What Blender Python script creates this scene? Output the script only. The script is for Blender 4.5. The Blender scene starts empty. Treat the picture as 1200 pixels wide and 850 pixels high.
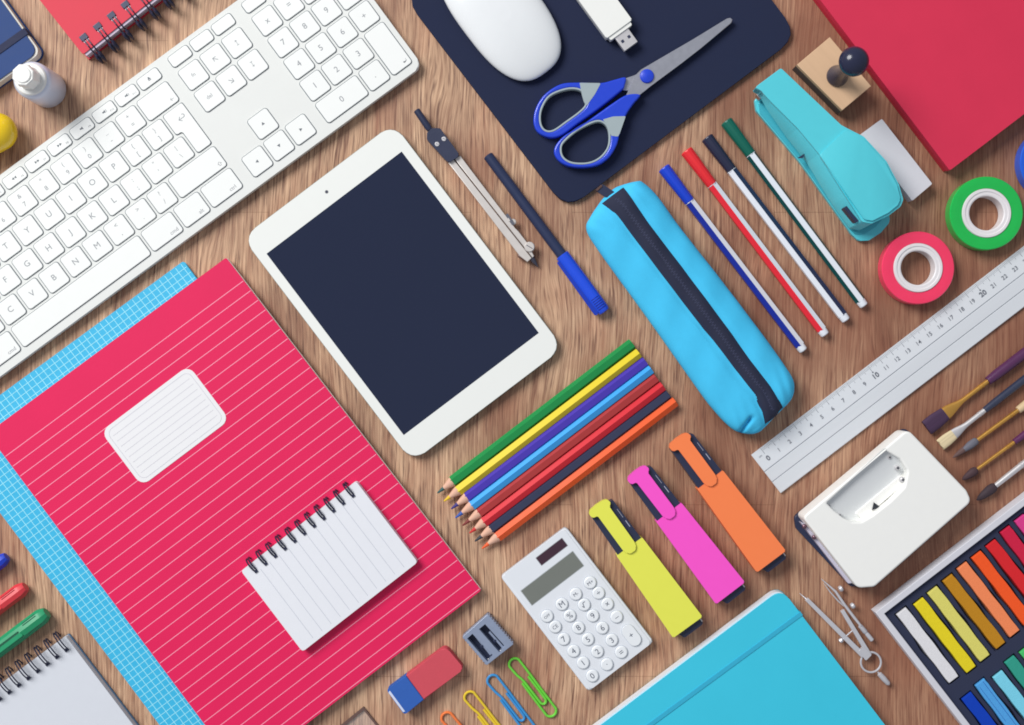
import bpy, bmesh, math, random
from mathutils import Vector, Matrix
random.seed(7)
C = bpy.context.scene.collection
S = 0.000625          # one unit of the layout = 0.625 mm
CX, CY, D = 600.0, 425.0, 1520.0
PI = math.pi

# ------------------------------------------------------------------ materials
def lin(c):
    c = c/255.0
    return c/12.92 if c <= .04045 else ((c+.055)/1.055)**2.4
MATS = {}
def M(name, rgb, rough=.5, metal=0., var=.05, vscale=160., bump=.0, bscale=900., coat=0., spec=.5, sss=0., trans=0., stretch=None):
    if name in MATS: return MATS[name]
    m = bpy.data.materials.new(name); m.use_nodes = True
    nt = m.node_tree; N = nt.nodes; L = nt.links
    b = N['Principled BSDF']
    col = [min(.97, lin(v)) for v in rgb]
    tc = N.new('ShaderNodeTexCoord')
    mp = N.new('ShaderNodeMapping'); L.new(tc.outputs['Object'], mp.inputs['Vector'])
    if stretch: mp.inputs['Scale'].default_value = stretch
    nz = N.new('ShaderNodeTexNoise'); nz.inputs['Scale'].default_value = vscale; nz.inputs['Detail'].default_value = 5
    nz.inputs['Roughness'].default_value = .6
    L.new(mp.outputs['Vector'], nz.inputs['Vector'])
    mx = N.new('ShaderNodeMix'); mx.data_type = 'RGBA'
    mx.inputs[6].default_value = [max(0, v*(1-var)) for v in col]+[1]
    mx.inputs[7].default_value = [min(.98, v*(1+var)) for v in col]+[1]
    L.new(nz.outputs['Fac'], mx.inputs[0]); L.new(mx.outputs[2], b.inputs['Base Color'])
    b.inputs['Metallic'].default_value = metal
    b.inputs['Specular IOR Level'].default_value = spec
    rr = N.new('ShaderNodeMapRange'); rr.inputs['To Min'].default_value = max(.03, rough-.06); rr.inputs['To Max'].default_value = rough+.06
    L.new(nz.outputs['Fac'], rr.inputs['Value']); L.new(rr.outputs['Result'], b.inputs['Roughness'])
    b.inputs['Coat Weight'].default_value = coat; b.inputs['Coat Roughness'].default_value = .12
    if sss:
        b.inputs['Subsurface Weight'].default_value = sss; b.inputs['Subsurface Radius'].default_value = (.004,.004,.004); b.inputs['Subsurface Scale'].default_value = 1
    if trans: b.inputs['Transmission Weight'].default_value = trans
    if bump:
        n2 = N.new('ShaderNodeTexNoise'); n2.inputs['Scale'].default_value = bscale; n2.inputs['Detail'].default_value = 3
        L.new(mp.outputs['Vector'], n2.inputs['Vector'])
        bp = N.new('ShaderNodeBump'); bp.inputs['Strength'].default_value = bump; bp.inputs['Distance'].default_value = .0004
        L.new(n2.outputs['Fac'], bp.inputs['Height']); L.new(bp.outputs['Normal'], b.inputs['Normal'])
    MATS[name] = m
    return m

NAVY = (40, 47, 74)
def wood_material():
    m = bpy.data.materials.new('oak_tabletop'); m.use_nodes = True
    nt = m.node_tree; N = nt.nodes; L = nt.links; b = N['Principled BSDF']
    tc = N.new('ShaderNodeTexCoord')
    def mapping(sx, sy, src=None, loc=(0,0,0)):
        mp = N.new('ShaderNodeMapping'); mp.inputs['Scale'].default_value = (sx*1600, sy*1600, 1); mp.inputs['Location'].default_value = loc
        L.new(src if src else tc.outputs['Object'], mp.inputs['Vector']); return mp.outputs['Vector']
    def noise(vec, detail=4, rough=.55, dist=0, scale=1.):
        n = N.new('ShaderNodeTexNoise'); n.inputs['Scale'].default_value = scale; n.inputs['Detail'].default_value = detail
        n.inputs['Roughness'].default_value = rough; n.inputs['Distortion'].default_value = dist
        L.new(vec, n.inputs['Vector']); return n.outputs['Fac']
    def math_(op, a, b2=None, clamp=False):
        n = N.new('ShaderNodeMath'); n.operation = op; n.use_clamp = clamp
        for i, v in enumerate((a, b2)):
            if v is None: continue
            if isinstance(v, (int, float)): n.inputs[i].default_value = v
            else: L.new(v, n.inputs[i])
        return n.outputs[0]
    def rng(v, a, b2, c=0., d=1.):
        n = N.new('ShaderNodeMapRange'); n.inputs['From Min'].default_value = a; n.inputs['From Max'].default_value = b2
        n.inputs['To Min'].default_value = c; n.inputs['To Max'].default_value = d; L.new(v, n.inputs['Value']); return n.outputs['Result']
    def mixc(f, a, b2, mode='MIX'):
        n = N.new('ShaderNodeMix'); n.data_type = 'RGBA'; n.blend_type = mode
        if isinstance(f, (int, float)): n.inputs[0].default_value = f
        else: L.new(f, n.inputs[0])
        for i, v in ((6, a), (7, b2)):
            if isinstance(v, tuple): n.inputs[i].default_value = [lin(x) for x in v]+[1]
            else: L.new(v, n.inputs[i])
        return n.outputs[2]
    # gentle warp so the grain wanders and opens into figure
    sep = N.new('ShaderNodeSeparateXYZ'); L.new(tc.outputs['Object'], sep.inputs[0])
    w1 = noise(mapping(.006, .0045), 1, .5)
    w2 = noise(mapping(.022, .022, loc=(7,3,0)), 2, .5)
    kx = None
    for (kpx, kpy, rx, ry, st) in ((512,92,26,60,-.75),(640,372,22,50,-.7),(1015,455,24,48,-.7),(425,700,20,45,-.6),(60,640,22,50,-.6),(760,130,18,40,-.5),(240,250,20,50,-.6),(955,330,16,45,-.5)):
        X0 = (kpx-CX)*S; Y0 = -(kpy-CY)*S
        dx = math_('SUBTRACT', sep.outputs[0], X0); dy = math_('SUBTRACT', sep.outputs[1], Y0)
        e = math_('ADD', math_('POWER', math_('DIVIDE', math_('ABSOLUTE', dx), rx*S), 2.), math_('POWER', math_('DIVIDE', math_('ABSOLUTE', dy), ry*S), 2.))
        g = math_('MULTIPLY', math_('MULTIPLY', math_('EXPONENT', math_('MULTIPLY', e, -1.)), dx), st)
        kx = g if kx is None else math_('ADD', kx, g)
    wx = math_('ADD', math_('ADD', sep.outputs[0], kx), math_('ADD', math_('MULTIPLY', math_('SUBTRACT', w1, .5), .020), math_('MULTIPLY', math_('SUBTRACT', w2, .5), .0008)))
    cmb = N.new('ShaderNodeCombineXYZ'); L.new(wx, cmb.inputs[0]); L.new(sep.outputs[1], cmb.inputs[1])
    V = cmb.outputs[0]
    fig = noise(mapping(.085, .0022, V), 5, .65)            # broad figure
    med = noise(mapping(.15, .006, V, (3,1,0)), 4, .65)       # medium streaks
    fine = noise(mapping(.44, .010, V, (9,5,0)), 3, .8)      # fine streaks
    pore = noise(mapping(.42, .022, V, (2,8,0)), 2, .6)      # dark short pores
    tone = noise(mapping(.012, .0065, V, (5.3,1.2,0)), 3, .55)
    red = noise(mapping(.016, .008, V, (1,6,0)), 3, .6)
    f = math_('ADD', math_('MULTIPLY', fig, .26), math_('ADD', math_('MULTIPLY', med, .34), math_('MULTIPLY', fine, .67)))
    f = rng(f, .48, .79)
    base = mixc(f, (132, 92, 74), (242, 203, 166))
    base = mixc(rng(red, .45, .68, 0, .38), base, (188, 126, 98))
    base = mixc(rng(tone, .46, .66, 0, .5), base, (134, 92, 76))
    base = mixc(rng(pore, .53, .68, 0, .7), base, (98, 66, 58))
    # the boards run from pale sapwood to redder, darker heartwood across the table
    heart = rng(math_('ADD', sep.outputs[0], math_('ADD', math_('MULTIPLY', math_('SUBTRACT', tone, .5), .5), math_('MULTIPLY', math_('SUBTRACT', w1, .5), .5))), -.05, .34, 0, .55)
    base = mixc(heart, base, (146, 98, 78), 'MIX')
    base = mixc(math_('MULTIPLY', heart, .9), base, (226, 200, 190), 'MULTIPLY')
    # faint stave joints
    br = N.new('ShaderNodeTexBrick'); br.inputs['Scale'].default_value = 1; br.offset = .37
    mpb = N.new('ShaderNodeMapping'); mpb.inputs['Rotation'].default_value = (0,0,PI/2); mpb.inputs['Location'].default_value = (.11,.03,0)
    L.new(tc.outputs['Object'], mpb.inputs['Vector']); L.new(mpb.outputs['Vector'], br.inputs['Vector'])
    br.inputs['Brick Width'].default_value = .34; br.inputs['Row Height'].default_value = .074; br.inputs['Mortar Size'].default_value = .0003
    br.inputs['Mortar Smooth'].default_value = .3
    br.inputs['Color1'].default_value = (1,1,1,1); br.inputs['Color2'].default_value = (.84,.82,.82,1); br.inputs['Mortar'].default_value = (.62,.58,.56,1)
    base = mixc(.8, base, br.outputs['Color'], 'MULTIPLY')
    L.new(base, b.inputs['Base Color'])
    b.inputs['Roughness'].default_value = .55; b.inputs['Specular IOR Level'].default_value = .3
    bp = N.new('ShaderNodeBump'); bp.inputs['Strength'].default_value = .35; bp.inputs['Distance'].default_value = .0004
    L.new(math_('SUBTRACT', f, pore), bp.inputs['Height']); L.new(bp.outputs['Normal'], b.inputs['Normal'])
    return m

# ------------------------------------------------------------------ 2D helpers
def rrect(cx, cy, w, h, r=0, n=5, rot=0):
    r = min(r, w/2-.01, h/2-.01); pts = []
    if r <= 0: pts = [(w/2,-h/2),(w/2,h/2),(-w/2,h/2),(-w/2,-h/2)]
    else:
        for (sx, sy, a0) in ((1,-1,-90),(1,1,0),(-1,1,90),(-1,-1,180)):
            for i in range(n+1):
                a = math.radians(a0+90*i/n)
                pts.append((sx*(w/2-r)+r*math.cos(a), sy*(h/2-r)+r*math.sin(a)))
    c, s = math.cos(rot), math.sin(rot)
    return [(cx+x*c-y*s, cy+x*s+y*c) for x, y in pts]
def roundp(poly, r, n=4):
    if isinstance(r, (int, float)): r = [r]*len(poly)
    out = []; k = len(poly)
    for i in range(k):
        p = Vector(poly[i]); a = Vector(poly[i-1]); b = Vector(poly[(i+1) % k])
        if r[i] <= 0: out.append(tuple(p)); continue
        da = (a-p); db = (b-p); la, lb = da.length, db.length; da.normalize(); db.normalize()
        ang = da.angle(db); t = min(r[i]/max(.05, math.tan(ang/2)), la*.49, lb*.49)
        p0 = p+da*t; p1 = p+db*t
        for j in range(n+1):
            u = j/n; out.append(tuple((1-u)**2*p0+2*u*(1-u)*p+u*u*p1))
    return out
def smooth(pts, n=5):
    out = []; k = len(pts)
    for i in range(k):
        p0, p1, p2, p3 = [Vector(pts[(i+j) % k]) for j in (-1,0,1,2)]
        for j in range(n):
            t = j/n
            out.append(tuple(.5*((2*p1)+(-p0+p2)*t+(2*p0-5*p1+4*p2-p3)*t*t+(-p0+3*p1-3*p2+p3)*t**3)))
    return out
def smooth_open(pts, n=5):
    P = [Vector(p) for p in pts]; P = [2*P[0]-P[1]]+P+[2*P[-1]-P[-2]]; out = []
    for i in range(1, len(P)-2):
        p0, p1, p2, p3 = P[i-1:i+3]
        for j in range(n):
            t = j/n; out.append(.5*((2*p1)+(-p0+p2)*t+(2*p0-5*p1+4*p2-p3)*t*t+(-p0+3*p1-3*p2+p3)*t**3))
    out.append(P[-2]); return out
def outset(lp, d):
    k = len(lp); out = []; sg = 1 if area(lp) > 0 else -1
    for i in range(k):
        a = Vector(lp[i-1]); b_ = Vector(lp[(i+1) % k]); dd = (b_-a).normalized(); out.append((lp[i][0]+dd.y*d*sg, lp[i][1]-dd.x*d*sg))
    return out
def area(p): return sum(p[i-1][0]*p[i][1]-p[i][0]*p[i-1][1] for i in range(len(p)))/2
def circ(cx, cy, r, n=24): return [(cx+r*math.cos(2*PI*i/n), cy+r*math.sin(2*PI*i/n)) for i in range(n)]

# ------------------------------------------------------------------ mesh builder
class MB:
    def __init__(s): s.bm = bmesh.new(); s.mats = []
    def _idx(s, mat):
        if mat not in s.mats: s.mats.append(mat)
        return s.mats.index(mat)
    def _merge(s, b, mat):
        i = s._idx(mat)
        for f in b.faces: f.material_index = i
        me = bpy.data.meshes.new('t'); b.to_mesh(me); b.free(); s.bm.from_mesh(me); bpy.data.meshes.remove(me)
        return s
    def prism(s, poly, z0, z1, mat, bev=0, seg=2, bot=0):
        if area(poly) < 0: poly = poly[::-1]
        b = bmesh.new(); zt = z1 if callable(z1) else (lambda x, y: z1); zb = z0 if callable(z0) else (lambda x, y: z0)
        lo = [b.verts.new((x, y, zb(x, y))) for x, y in poly]; hi = [b.verts.new((x, y, zt(x, y))) for x, y in poly]; n = len(poly)
        b.faces.new(hi); b.faces.new(lo[::-1])
        for i in range(n): b.faces.new((lo[i], lo[(i+1) % n], hi[(i+1) % n], hi[i]))
        hs = set(hi); ls = set(lo)
        if bev: bmesh.ops.bevel(b, geom=[e for e in b.edges if e.verts[0] in hs and e.verts[1] in hs], offset=bev, segments=seg, profile=.5, affect='EDGES', clamp_overlap=True)
        if bot: bmesh.ops.bevel(b, geom=[e for e in b.edges if e.is_valid and e.verts[0] in ls and e.verts[1] in ls], offset=bot, segments=seg, profile=.5, affect='EDGES', clamp_overlap=True)
        return s._merge(b, mat)
    def box(s, cx, cy, w, h, z0, z1, mat, r=0, bev=0, rot=0, seg=2, bot=0): return s.prism(rrect(cx, cy, w, h, r, rot=rot), z0, z1, mat, bev, seg, bot)
    def face(s, poly, z, mat):
        if area(poly) < 0: poly = poly[::-1]
        b = bmesh.new(); b.faces.new([b.verts.new((x, y, z)) for x, y in poly]); return s._merge(b, mat)
    def line(s, p, q, w, z, mat):
        p = Vector(p); q = Vector(q); d = (q-p).normalized(); n = Vector((-d.y, d.x))*w/2
        return s.face([tuple(p-n), tuple(q-n), tuple(q+n), tuple(p+n)], z, mat)
    def curve(s, loops, z0, z1, mat, bev=0, res=2):
        """plate with holes: loops[0] is the outline, the others are holes; top edges rounded"""
        from mathutils.geometry import delaunay_2d_cdt
        loops = [lp if (area(lp) > 0) == (i == 0) else lp[::-1] for i, lp in enumerate(loops)]
        def off(lp, d):
            k = len(lp); out = []
            for i in range(k):
                p = Vector(lp[i]); e1 = (p-Vector(lp[i-1])).normalized(); e2 = (Vector(lp[(i+1) % k])-p).normalized()
                n1 = Vector((-e1.y, e1.x)); n2 = Vector((-e2.y, e2.x)); nn = (n1+n2)
                nn = nn.normalized() if nn.length > .01 else n1; sc_ = min(1.5, 1/max(.4, nn.dot(n1)))
                out.append(tuple(p+nn*d*sc_))
            return out
        st = [(z0, 0.)]+([(z1-bev*(1-math.sin(PI/2*j/(res+1))), bev*(1-math.cos(PI/2*j/(res+1)))) for j in range(res+2)] if bev else [(z1, 0.)])
        b = bmesh.new(); tops = []; bots = []
        for lp in loops:
            R = [[b.verts.new((x, y, z)) for x, y in off(lp, d)] for z, d in st]; n = len(lp)
            for A, B in zip(R[:-1], R[1:]):
                for i in range(n): b.faces.new((A[i], A[(i+1) % n], B[(i+1) % n], B[i]))
            bots += R[0]; tops += R[-1]
        def inside(lp, x, y):
            c = False
            for i in range(len(lp)):
                (x1, y1), (x2, y2) = lp[i-1], lp[i]
                if (y1 > y) != (y2 > y) and x < (x2-x1)*(y-y1)/(y2-y1)+x1: c = not c
            return c
        def cap(vs, flip):
            P = [Vector((v.co.x, v.co.y)) for v in vs]; E = []; i = 0; LP = []
            for lp in loops:
                n = len(lp); E += [(i+j, i+(j+1) % n) for j in range(n)]; LP.append([tuple(p) for p in P[i:i+n]]); i += n
            co, _, tris, ov, _, _ = delaunay_2d_cdt(P, E, [], 0, 1e-5)
            z = vs[0].co.z; VV = [vs[o[0]] if len(o) else b.verts.new((co[q].x, co[q].y, z)) for q, o in enumerate(ov)]
            for tr in tris:
                cx = sum(co[j].x for j in tr)/3; cy = sum(co[j].y for j in tr)/3
                if not inside(LP[0], cx, cy) or any(inside(l, cx, cy) for l in LP[1:]): continue
                f = [VV[j] for j in tr]
                ar = (f[1].co.x-f[0].co.x)*(f[2].co.y-f[0].co.y)-(f[2].co.x-f[0].co.x)*(f[1].co.y-f[0].co.y)
                if (ar < 0) != flip: f = f[::-1]
                try: b.faces.new(f)
                except ValueError: pass
        cap(tops, False); cap(bots, True)
        return s._merge(b, mat)
    def text(s, txt, x, y, z, size, mat, rot=0, thick=0, sx=1):
        cu = bpy.data.curves.new('t', 'FONT'); cu.body = txt; cu.size = size; cu.align_x = 'CENTER'; cu.align_y = 'CENTER'
        cu.resolution_u = 3; cu.offset = thick
        ob = bpy.data.objects.new('t', cu); me = bpy.data.meshes.new_from_object(ob)
        b = bmesh.new(); b.from_mesh(me)
        bmesh.ops.transform(b, matrix=Matrix.Translation((x, y, z)) @ Matrix.Rotation(rot, 4, 'Z') @ Matrix.Diagonal((sx,1,1,1)), verts=b.verts)
        bpy.data.objects.remove(ob); bpy.data.meshes.remove(me); bpy.data.curves.remove(cu)
        return s._merge(b, mat)
    def rings(s, rings, mat, cap0=True, cap1=True, closed=False):
        b = bmesh.new(); R = [[b.verts.new(p) for p in r] for r in rings]; n = len(R[0])
        pairs = list(zip(R[:-1], R[1:]))+([(R[-1], R[0])] if closed else [])
        for A, B in pairs:
            for i in range(n): b.faces.new((A[i], A[(i+1) % n], B[(i+1) % n], B[i]))
        if not closed:
            if cap0: b.faces.new(R[0][::-1])
            if cap1: b.faces.new(R[-1])
        bmesh.ops.recalc_face_normals(b, faces=b.faces)
        return s._merge(b, mat)
    def rev(s, p, q, prof, mat, n=20, flat=1., phase=0.):
        """solid of revolution: axis from p towards q, prof = [(distance along, radius)]"""
        p = Vector(p); d = (Vector(q)-p).normalized()
        up = Vector((0,0,1)) if abs(d.z) < .9 else Vector((1,0,0))
        sx = up.cross(d).normalized(); sy = d.cross(sx)
        rg = [[tuple(p+d*t+sx*(r*math.cos(phase+2*PI*i/n))+sy*(r*flat*math.sin(phase+2*PI*i/n))) for i in range(n)] for t, r in prof]
        return s.rings(rg, mat)
    def tube(s, pts, r, mat, n=8, closed=False):
        P = [Vector(p) for p in pts]; rg = []; k = len(P)
        for i, p in enumerate(P):
            a = P[i-1] if (i or closed) else P[i]; c = P[(i+1) % k] if (i < k-1 or closed) else P[i]
            d = (c-a).normalized(); up = Vector((0,0,1)) if abs(d.z) < .95 else Vector((1,0,0))
            if i == 0: sx = up.cross(d).normalized()
            else:
                sx = (sx-d*sx.dot(d)).normalized()
            sy = d.cross(sx); rr = r[i] if isinstance(r, (list, tuple)) else r
            rg.append([tuple(p+sx*rr*math.cos(2*PI*j/n)+sy*rr*math.sin(2*PI*j/n)) for j in range(n)])
        return s.rings(rg, mat, closed=closed)
    def ball(s, c, r, mat, sq=1., n=20):
        return s.rev((c[0], c[1], c[2]-r*sq), (c[0], c[1], c[2]+1), [(r*sq*(1-math.cos(PI*i/12)), max(.02*r, r*math.sin(PI*i/12))) for i in range(13)], mat, n)

USED = {}
class T:
    """a thing: frame with origin at a point of the desk and an angle; local lengths are layout units seen at height z"""
    def __init__(s, name, label, cat, px, py, ang=0, z=10, base=0, group=None):
        s.z = z; s.k = (D-z)/D; s.base = base; s.ang = math.radians(ang)
        s.ox = (px-CX)*s.k; s.oy = -(py-CY)*s.k
        o = s.o = bpy.data.objects.new(name, None); C.objects.link(o); o.empty_display_size = .01
        o.location = (s.ox*S, s.oy*S, base*S); o.rotation_euler = (0,0,s.ang)
        o['label'] = label; o['category'] = cat
        if group: o['group'] = group
    def L(s, px, py, z=None):
        kz = s.k if z is None else (D-z)/D
        dx = (px-CX)*kz-s.ox; dy = -(py-CY)*kz-s.oy; c, sn = math.cos(s.ang), math.sin(s.ang)
        return ((dx*c+dy*sn)/s.k, (-dx*sn+dy*c)/s.k)
    def P(s, pts, z=None): return [s.L(x, y, z) for x, y in pts]
    def part(s, name, mb, parent=None, label=None, sharp=38):
        me = bpy.data.meshes.new(name); b = mb.bm
        bmesh.ops.transform(b, matrix=Matrix.Diagonal((s.k*S, s.k*S, S, 1)) @ Matrix.Translation((0,0,-s.base)), verts=b.verts)
        b.to_mesh(me); b.free()
        for m in mb.mats: me.materials.append(m)
        for p in me.polygons: p.use_smooth = True
        me.set_sharp_from_angle(angle=math.radians(sharp))
        for p in me.polygons: p.use_smooth = abs(p.normal.z) < .9995
        o = bpy.data.objects.new(name, me); C.objects.link(o); o.parent = parent or s.o
        if label: o['label'] = label
        return o

# ------------------------------------------------------------------ desk
m = MB(); b = bmesh.new()
vs = [b.verts.new(v) for v in ((-1.3,-1.1,-.0002),(1.3,-1.1,-.0002),(1.3,1.1,-.0002),(-1.3,1.1,-.0002))]; lo = [b.verts.new((v.co.x, v.co.y, -.03)) for v in vs]
b.faces.new(vs); b.faces.new(lo[::-1])
for i in range(4): b.faces.new((lo[i], lo[(i+1) % 4], vs[(i+1) % 4], vs[i]))
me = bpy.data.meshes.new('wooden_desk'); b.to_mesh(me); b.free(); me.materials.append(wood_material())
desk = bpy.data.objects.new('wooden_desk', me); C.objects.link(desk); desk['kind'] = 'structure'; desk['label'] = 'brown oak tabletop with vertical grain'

# shared materials
white = M('white_plastic', (236,237,233), .38, var=.02, bump=.05)
paper = M('white_paper', (228,230,236), .8, var=.02, bump=.2, bscale=2500)
navy = M('navy_black_plastic', NAVY, .42, var=.06, bump=.08)
silver = M('brushed_silver', (205,205,208), .34, 1., var=.08, vscale=400)
steel = M('pale_steel', (214,212,214), .4, .55, var=.06, vscale=300)
wire = M('black_wire', (44,48,72), .35, .3)
gold = M('gold_ferrule', (222,168,84), .3, .75, var=.1, vscale=300)
pages = M('cream_page_edges', (222,218,208), .8, var=.12, vscale=900, stretch=(.05,.05,6))

# ------------------------------------------------------------------ keyboard
t = T('keyboard', 'wide white and silver keyboard lying diagonally in the top left of the desk', 'keyboard', 495, 76.9, 36.35, z=12)
alu = M('keyboard_aluminium', (224,226,223), .6, 0, var=.03, vscale=60, bump=.06, bscale=3000)
keym = M('white_key', (236,238,236), .5, var=.015, bump=.04)
gapshadem = M('key_gap_shadow', (96,106,114), .7)  # dark plates paint the shadow in the gaps round the keys
leg = M('grey_key_print', (142,146,152), .6)
legd = M('dark_key_print', (104,110,118), .6)
U = 31.5; B0 = 8.3; A0 = 250.9; FB = 177
m = MB(); m.box(-356, 95.2, 712, 190.4, 1, 11, alu, r=10, bev=1.2, bot=1); t.part('body', m)
keys = []   # (x, y, w, h, legends, poly)
def key(a0, a1, row, leg_=None, rows=1, small=None, up=None, icon=None):
    x = -(a0+a1)/2; y = B0+U*(row+rows/2); keys.append((x, y, (a1-a0)-4.2, U*rows-4.2, leg_, small, up, icon, None))
def run(row, start, items):
    a = start
    for w, lg, up in items:
        key(a, a+w*U, row, lg if w == 1 else None, up=up, small=lg if w != 1 else None); a += w*U
run(4, A0, [(1.5,'←',None),(1,'=','+'),(1,'-','_'),(1,'0',')'),(1,'9','('),(1,'8','*'),(1,'7','&'),(1,'6','^'),(1,'5','%'),(1,'4','$'),(1,'3','£'),(1,'2','@'),(1,'1','!')])
run(3, A0+U, [(1,']','}'),(1,'[','{')]+[(1,c,None) for c in 'POIUYTREWQ'])
run(2, A0+.75*U, [(1,'\\','|'),(1,"'",'"'),(1,';',':')]+[(1,c,None) for c in 'LKJHGFDSA'])
run(1, A0, [(2.25,'⇧',None),(1,'/','?'),(1,'.','>'),(1,',','<')]+[(1,c,None) for c in 'MNBVCXZ'])
run(0, A0, [(1.5,'ctrl',None),(1.25,'alt',None),(1.5,'cmd',None),(6,None,None),(1.5,'cmd',None),(1.25,'alt',None),(1.5,'ctrl',None)])
for i, ic in enumerate(['eject','vol','vol','mute','next','play','prev','','','','','']):
    a = A0+i*32.63; keys.append((-(a+16.3), FB, 28.4, 14.2, None, None, None, ic, None))
nv = [222.4, 190.9, 159.4]
for i, a in enumerate(nv):
    keys.append((-a, FB, 27.3, 14.2, None, None, None, '', None))
    key(a-U/2, a+U/2, 4, ['fn','↖','↥'][i]); key(a-U/2, a+U/2, 3, ['del','↘','↧'][i]); key(a-U/2, a+U/2, 0, icon=['left','down','right'][i])
key(nv[1]-U/2, nv[1]+U/2, 1, icon='up')
npx = [115.2-U*i for i in range(4)]
for i, a in enumerate(npx): keys.append((-a, FB, 27.3, 14.2, None, None, None, '', None))
for r, s_ in ((4,'x=/*'),(3,'789-'),(2,'456+'),(1,'123')):
    for i, c in enumerate(s_): key(npx[i]-U/2, npx[i]+U/2, r, c)
key(npx[1]-U/2, npx[0]+U/2, 0, '0'); key(npx[2]-U/2, npx[2]+U/2, 0, '.'); key(npx[3]-U/2, npx[3]+U/2, 0, rows=2, small='↵')
g = 2.1; a0 = -A0; yb = B0+2*U; ret = [(a0-g, yb+g), (a0-g, yb+2*U-g), (a0-U+g, yb+2*U-g), (a0-U+g, yb+U+g), (a0-.75*U+g, yb+U+g), (a0-.75*U+g, yb+g)]
keys.append((a0-U*.4, yb+U*1.45, 0, 0, '↩', None, None, None, ret))
kb = MB(); nk = 0; th = t.ang
def inframe(x, y): 
    c, s_ = math.cos(th), math.sin(th); return 495+x*c-y*s_ > -60 and 76.9-(x*s_+y*c) > -60
def tri(mm, x, y, r, a, z, mat): mm.face([(x+r*math.cos(a+2*PI*i/3), y+r*math.sin(a+2*PI*i/3)) for i in range(3)], z, mat)
fnum = 13
for (x, y, w, h, lg, small, up, ic, poly) in keys:
    if not inframe(x, y): continue
    m = MB()
    if poly: kp = roundp(poly, 2.6); x1, y1 = x, y; wp = []; 
    else: kp = rrect(x, y, w, h, 3.2, 4)
    m.prism(kp, 10, 12.6, keym, bev=.45, seg=2)
    if poly:
        grow = .95; wp = roundp([(a0-g+grow, yb+g-grow), (a0-g+grow, yb+2*U-g+grow), (a0-U+g-grow, yb+2*U-g+grow), (a0-U+g-grow, yb+U+g-grow), (a0-.75*U+g-grow, yb+U+g-grow), (a0-.75*U+g-grow, yb+g-grow)], 3)
    else: wp = rrect(x, y, w+1.9, h+1.9, 4.1, 4)
    kb.face(wp, 11.06, gapshadem)
    zt = 12.66
    if lg:
        if up: m.text(lg, x, y-5, zt, 8, leg); m.text(up, x, y+6, zt, 7.5, leg)
        else: m.text(lg, x, y, zt, 6.5 if len(lg) > 1 else 10, leg)
    if small: m.text(small, x+w/2-5-1.5*len(small), y-h/2+5.5, zt, 6.5, leg)
    if ic in ('left','right','up','down'): tri(m, x, y, 2.4, {'right':0,'up':PI/2,'left':PI,'down':-PI/2}[ic], zt, legd)
    if ic == 'eject': tri(m, x, y+.6, 2.4, PI/2, zt, legd); m.box(x, y-1.6, 4, .8, zt-.02, zt, legd)
    if ic in ('next','prev','play'):
        a = PI if ic == 'prev' else 0; tri(m, x-1.8, y, 2, a, zt, legd); tri(m, x+1.4, y, 2, a, zt+.01, legd)
    if ic in ('vol','mute'):
        m.box(x-1.6, y, 1.8, 1.8, zt-.02, zt, legd); tri(m, x+.2, y, 2.2, PI, zt+.01, legd)
        if ic == 'vol': m.box(x+2.6, y, .6, 3, zt-.02, zt, legd)
    if h and h < 16 and ic is not None and x < -A0:
        fnum -= 1
        if fnum < 12+1 and fnum > 0 and ic != 'eject': m.text('F%d' % (fnum+0), x+9, y-3.6, zt, 3.6, leg)
    t.part('key', m, label='L-shaped return key' if poly else None); nk += 1
t.part('key_gap_shadows', kb)

# ------------------------------------------------------------------ tablet
t = T('tablet', 'white tablet with a blank dark navy screen in the middle of the desk', 'tablet', 472, 343.2, 37.1, z=11)
m = MB(); m.box(0, 0, 222.6, 331, .5, 9.5, M('tablet_metal_back', (150,160,152), .35, .6), r=18.5, bev=1, bot=3.5)
t.part('back_shell', m)
m = MB(); m.box(0, 0, 221.4, 329.8, 8.6, 11, M('tablet_white_glass', (236,238,234), .16, var=.01), r=18, bev=.7); fr = t.part('bezel', m)
m = MB(); m.box(-.5, -.5, 198.5, 266.5, 10.5, 11.08, M('tablet_screen_glass', (29,37,62), .12, var=.06, vscale=4)); t.part('screen', m)
m = MB(); cxy = t.L(382.8, 225); m.prism(circ(*cxy, 2.1), 10.5, 11.1, M('lens_ring', (128,128,130), .4)); m.prism(circ(*cxy, 1.3), 10.5, 11.16, navy); t.part('camera', m)

# ------------------------------------------------------------------ notebooks, left
def quad(t_, pts, r=0): return roundp(t_.P(pts), r) if r else t_.P(pts)
t = T('grid_notebook', 'cyan exercise book with a white square grid, lying under the pink one', 'notebook', 221, 604, 36.6, z=5)
cyn = M('cyan_cover', (52,180,224), .5, var=.04, bump=.1); cyl = M('pale_cyan_print', (150,226,244), .5)
cq = [(215,306),(-67,512),(227,903),(509,697)]
m = MB(); m.prism(quad(t, cq, 3), 4.2, 5.2, cyn, bev=.3)
A_, B_, C_, D_ = [Vector(p) for p in t.P(cq)]
w_ = (A_-B_); h_ = (C_-B_)
nw = int(w_.length/7.8); nh = int(h_.length/7.8)
for i in range(1, nw+1):
    p = B_+w_*(i/(nw+.6)); m.line(p+h_*.003, p+h_*.997, .85, 5.26, cyl)
for i in range(1, nh+1):
    p = B_+h_*(i/(nh+.6)); m.line(p+w_*.003, p+w_*.997, .85, 5.30, cyl)
t.part('cover', m)
m = MB(); m.prism(roundp([tuple(Vector(p)*.996) for p in t.P(cq)], 3), .6, 4.1, pages); t.part('pages', m)
m = MB(); m.prism(quad(t, cq, 3), .0, .5, cyn); t.part('back_cover', m)

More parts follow.
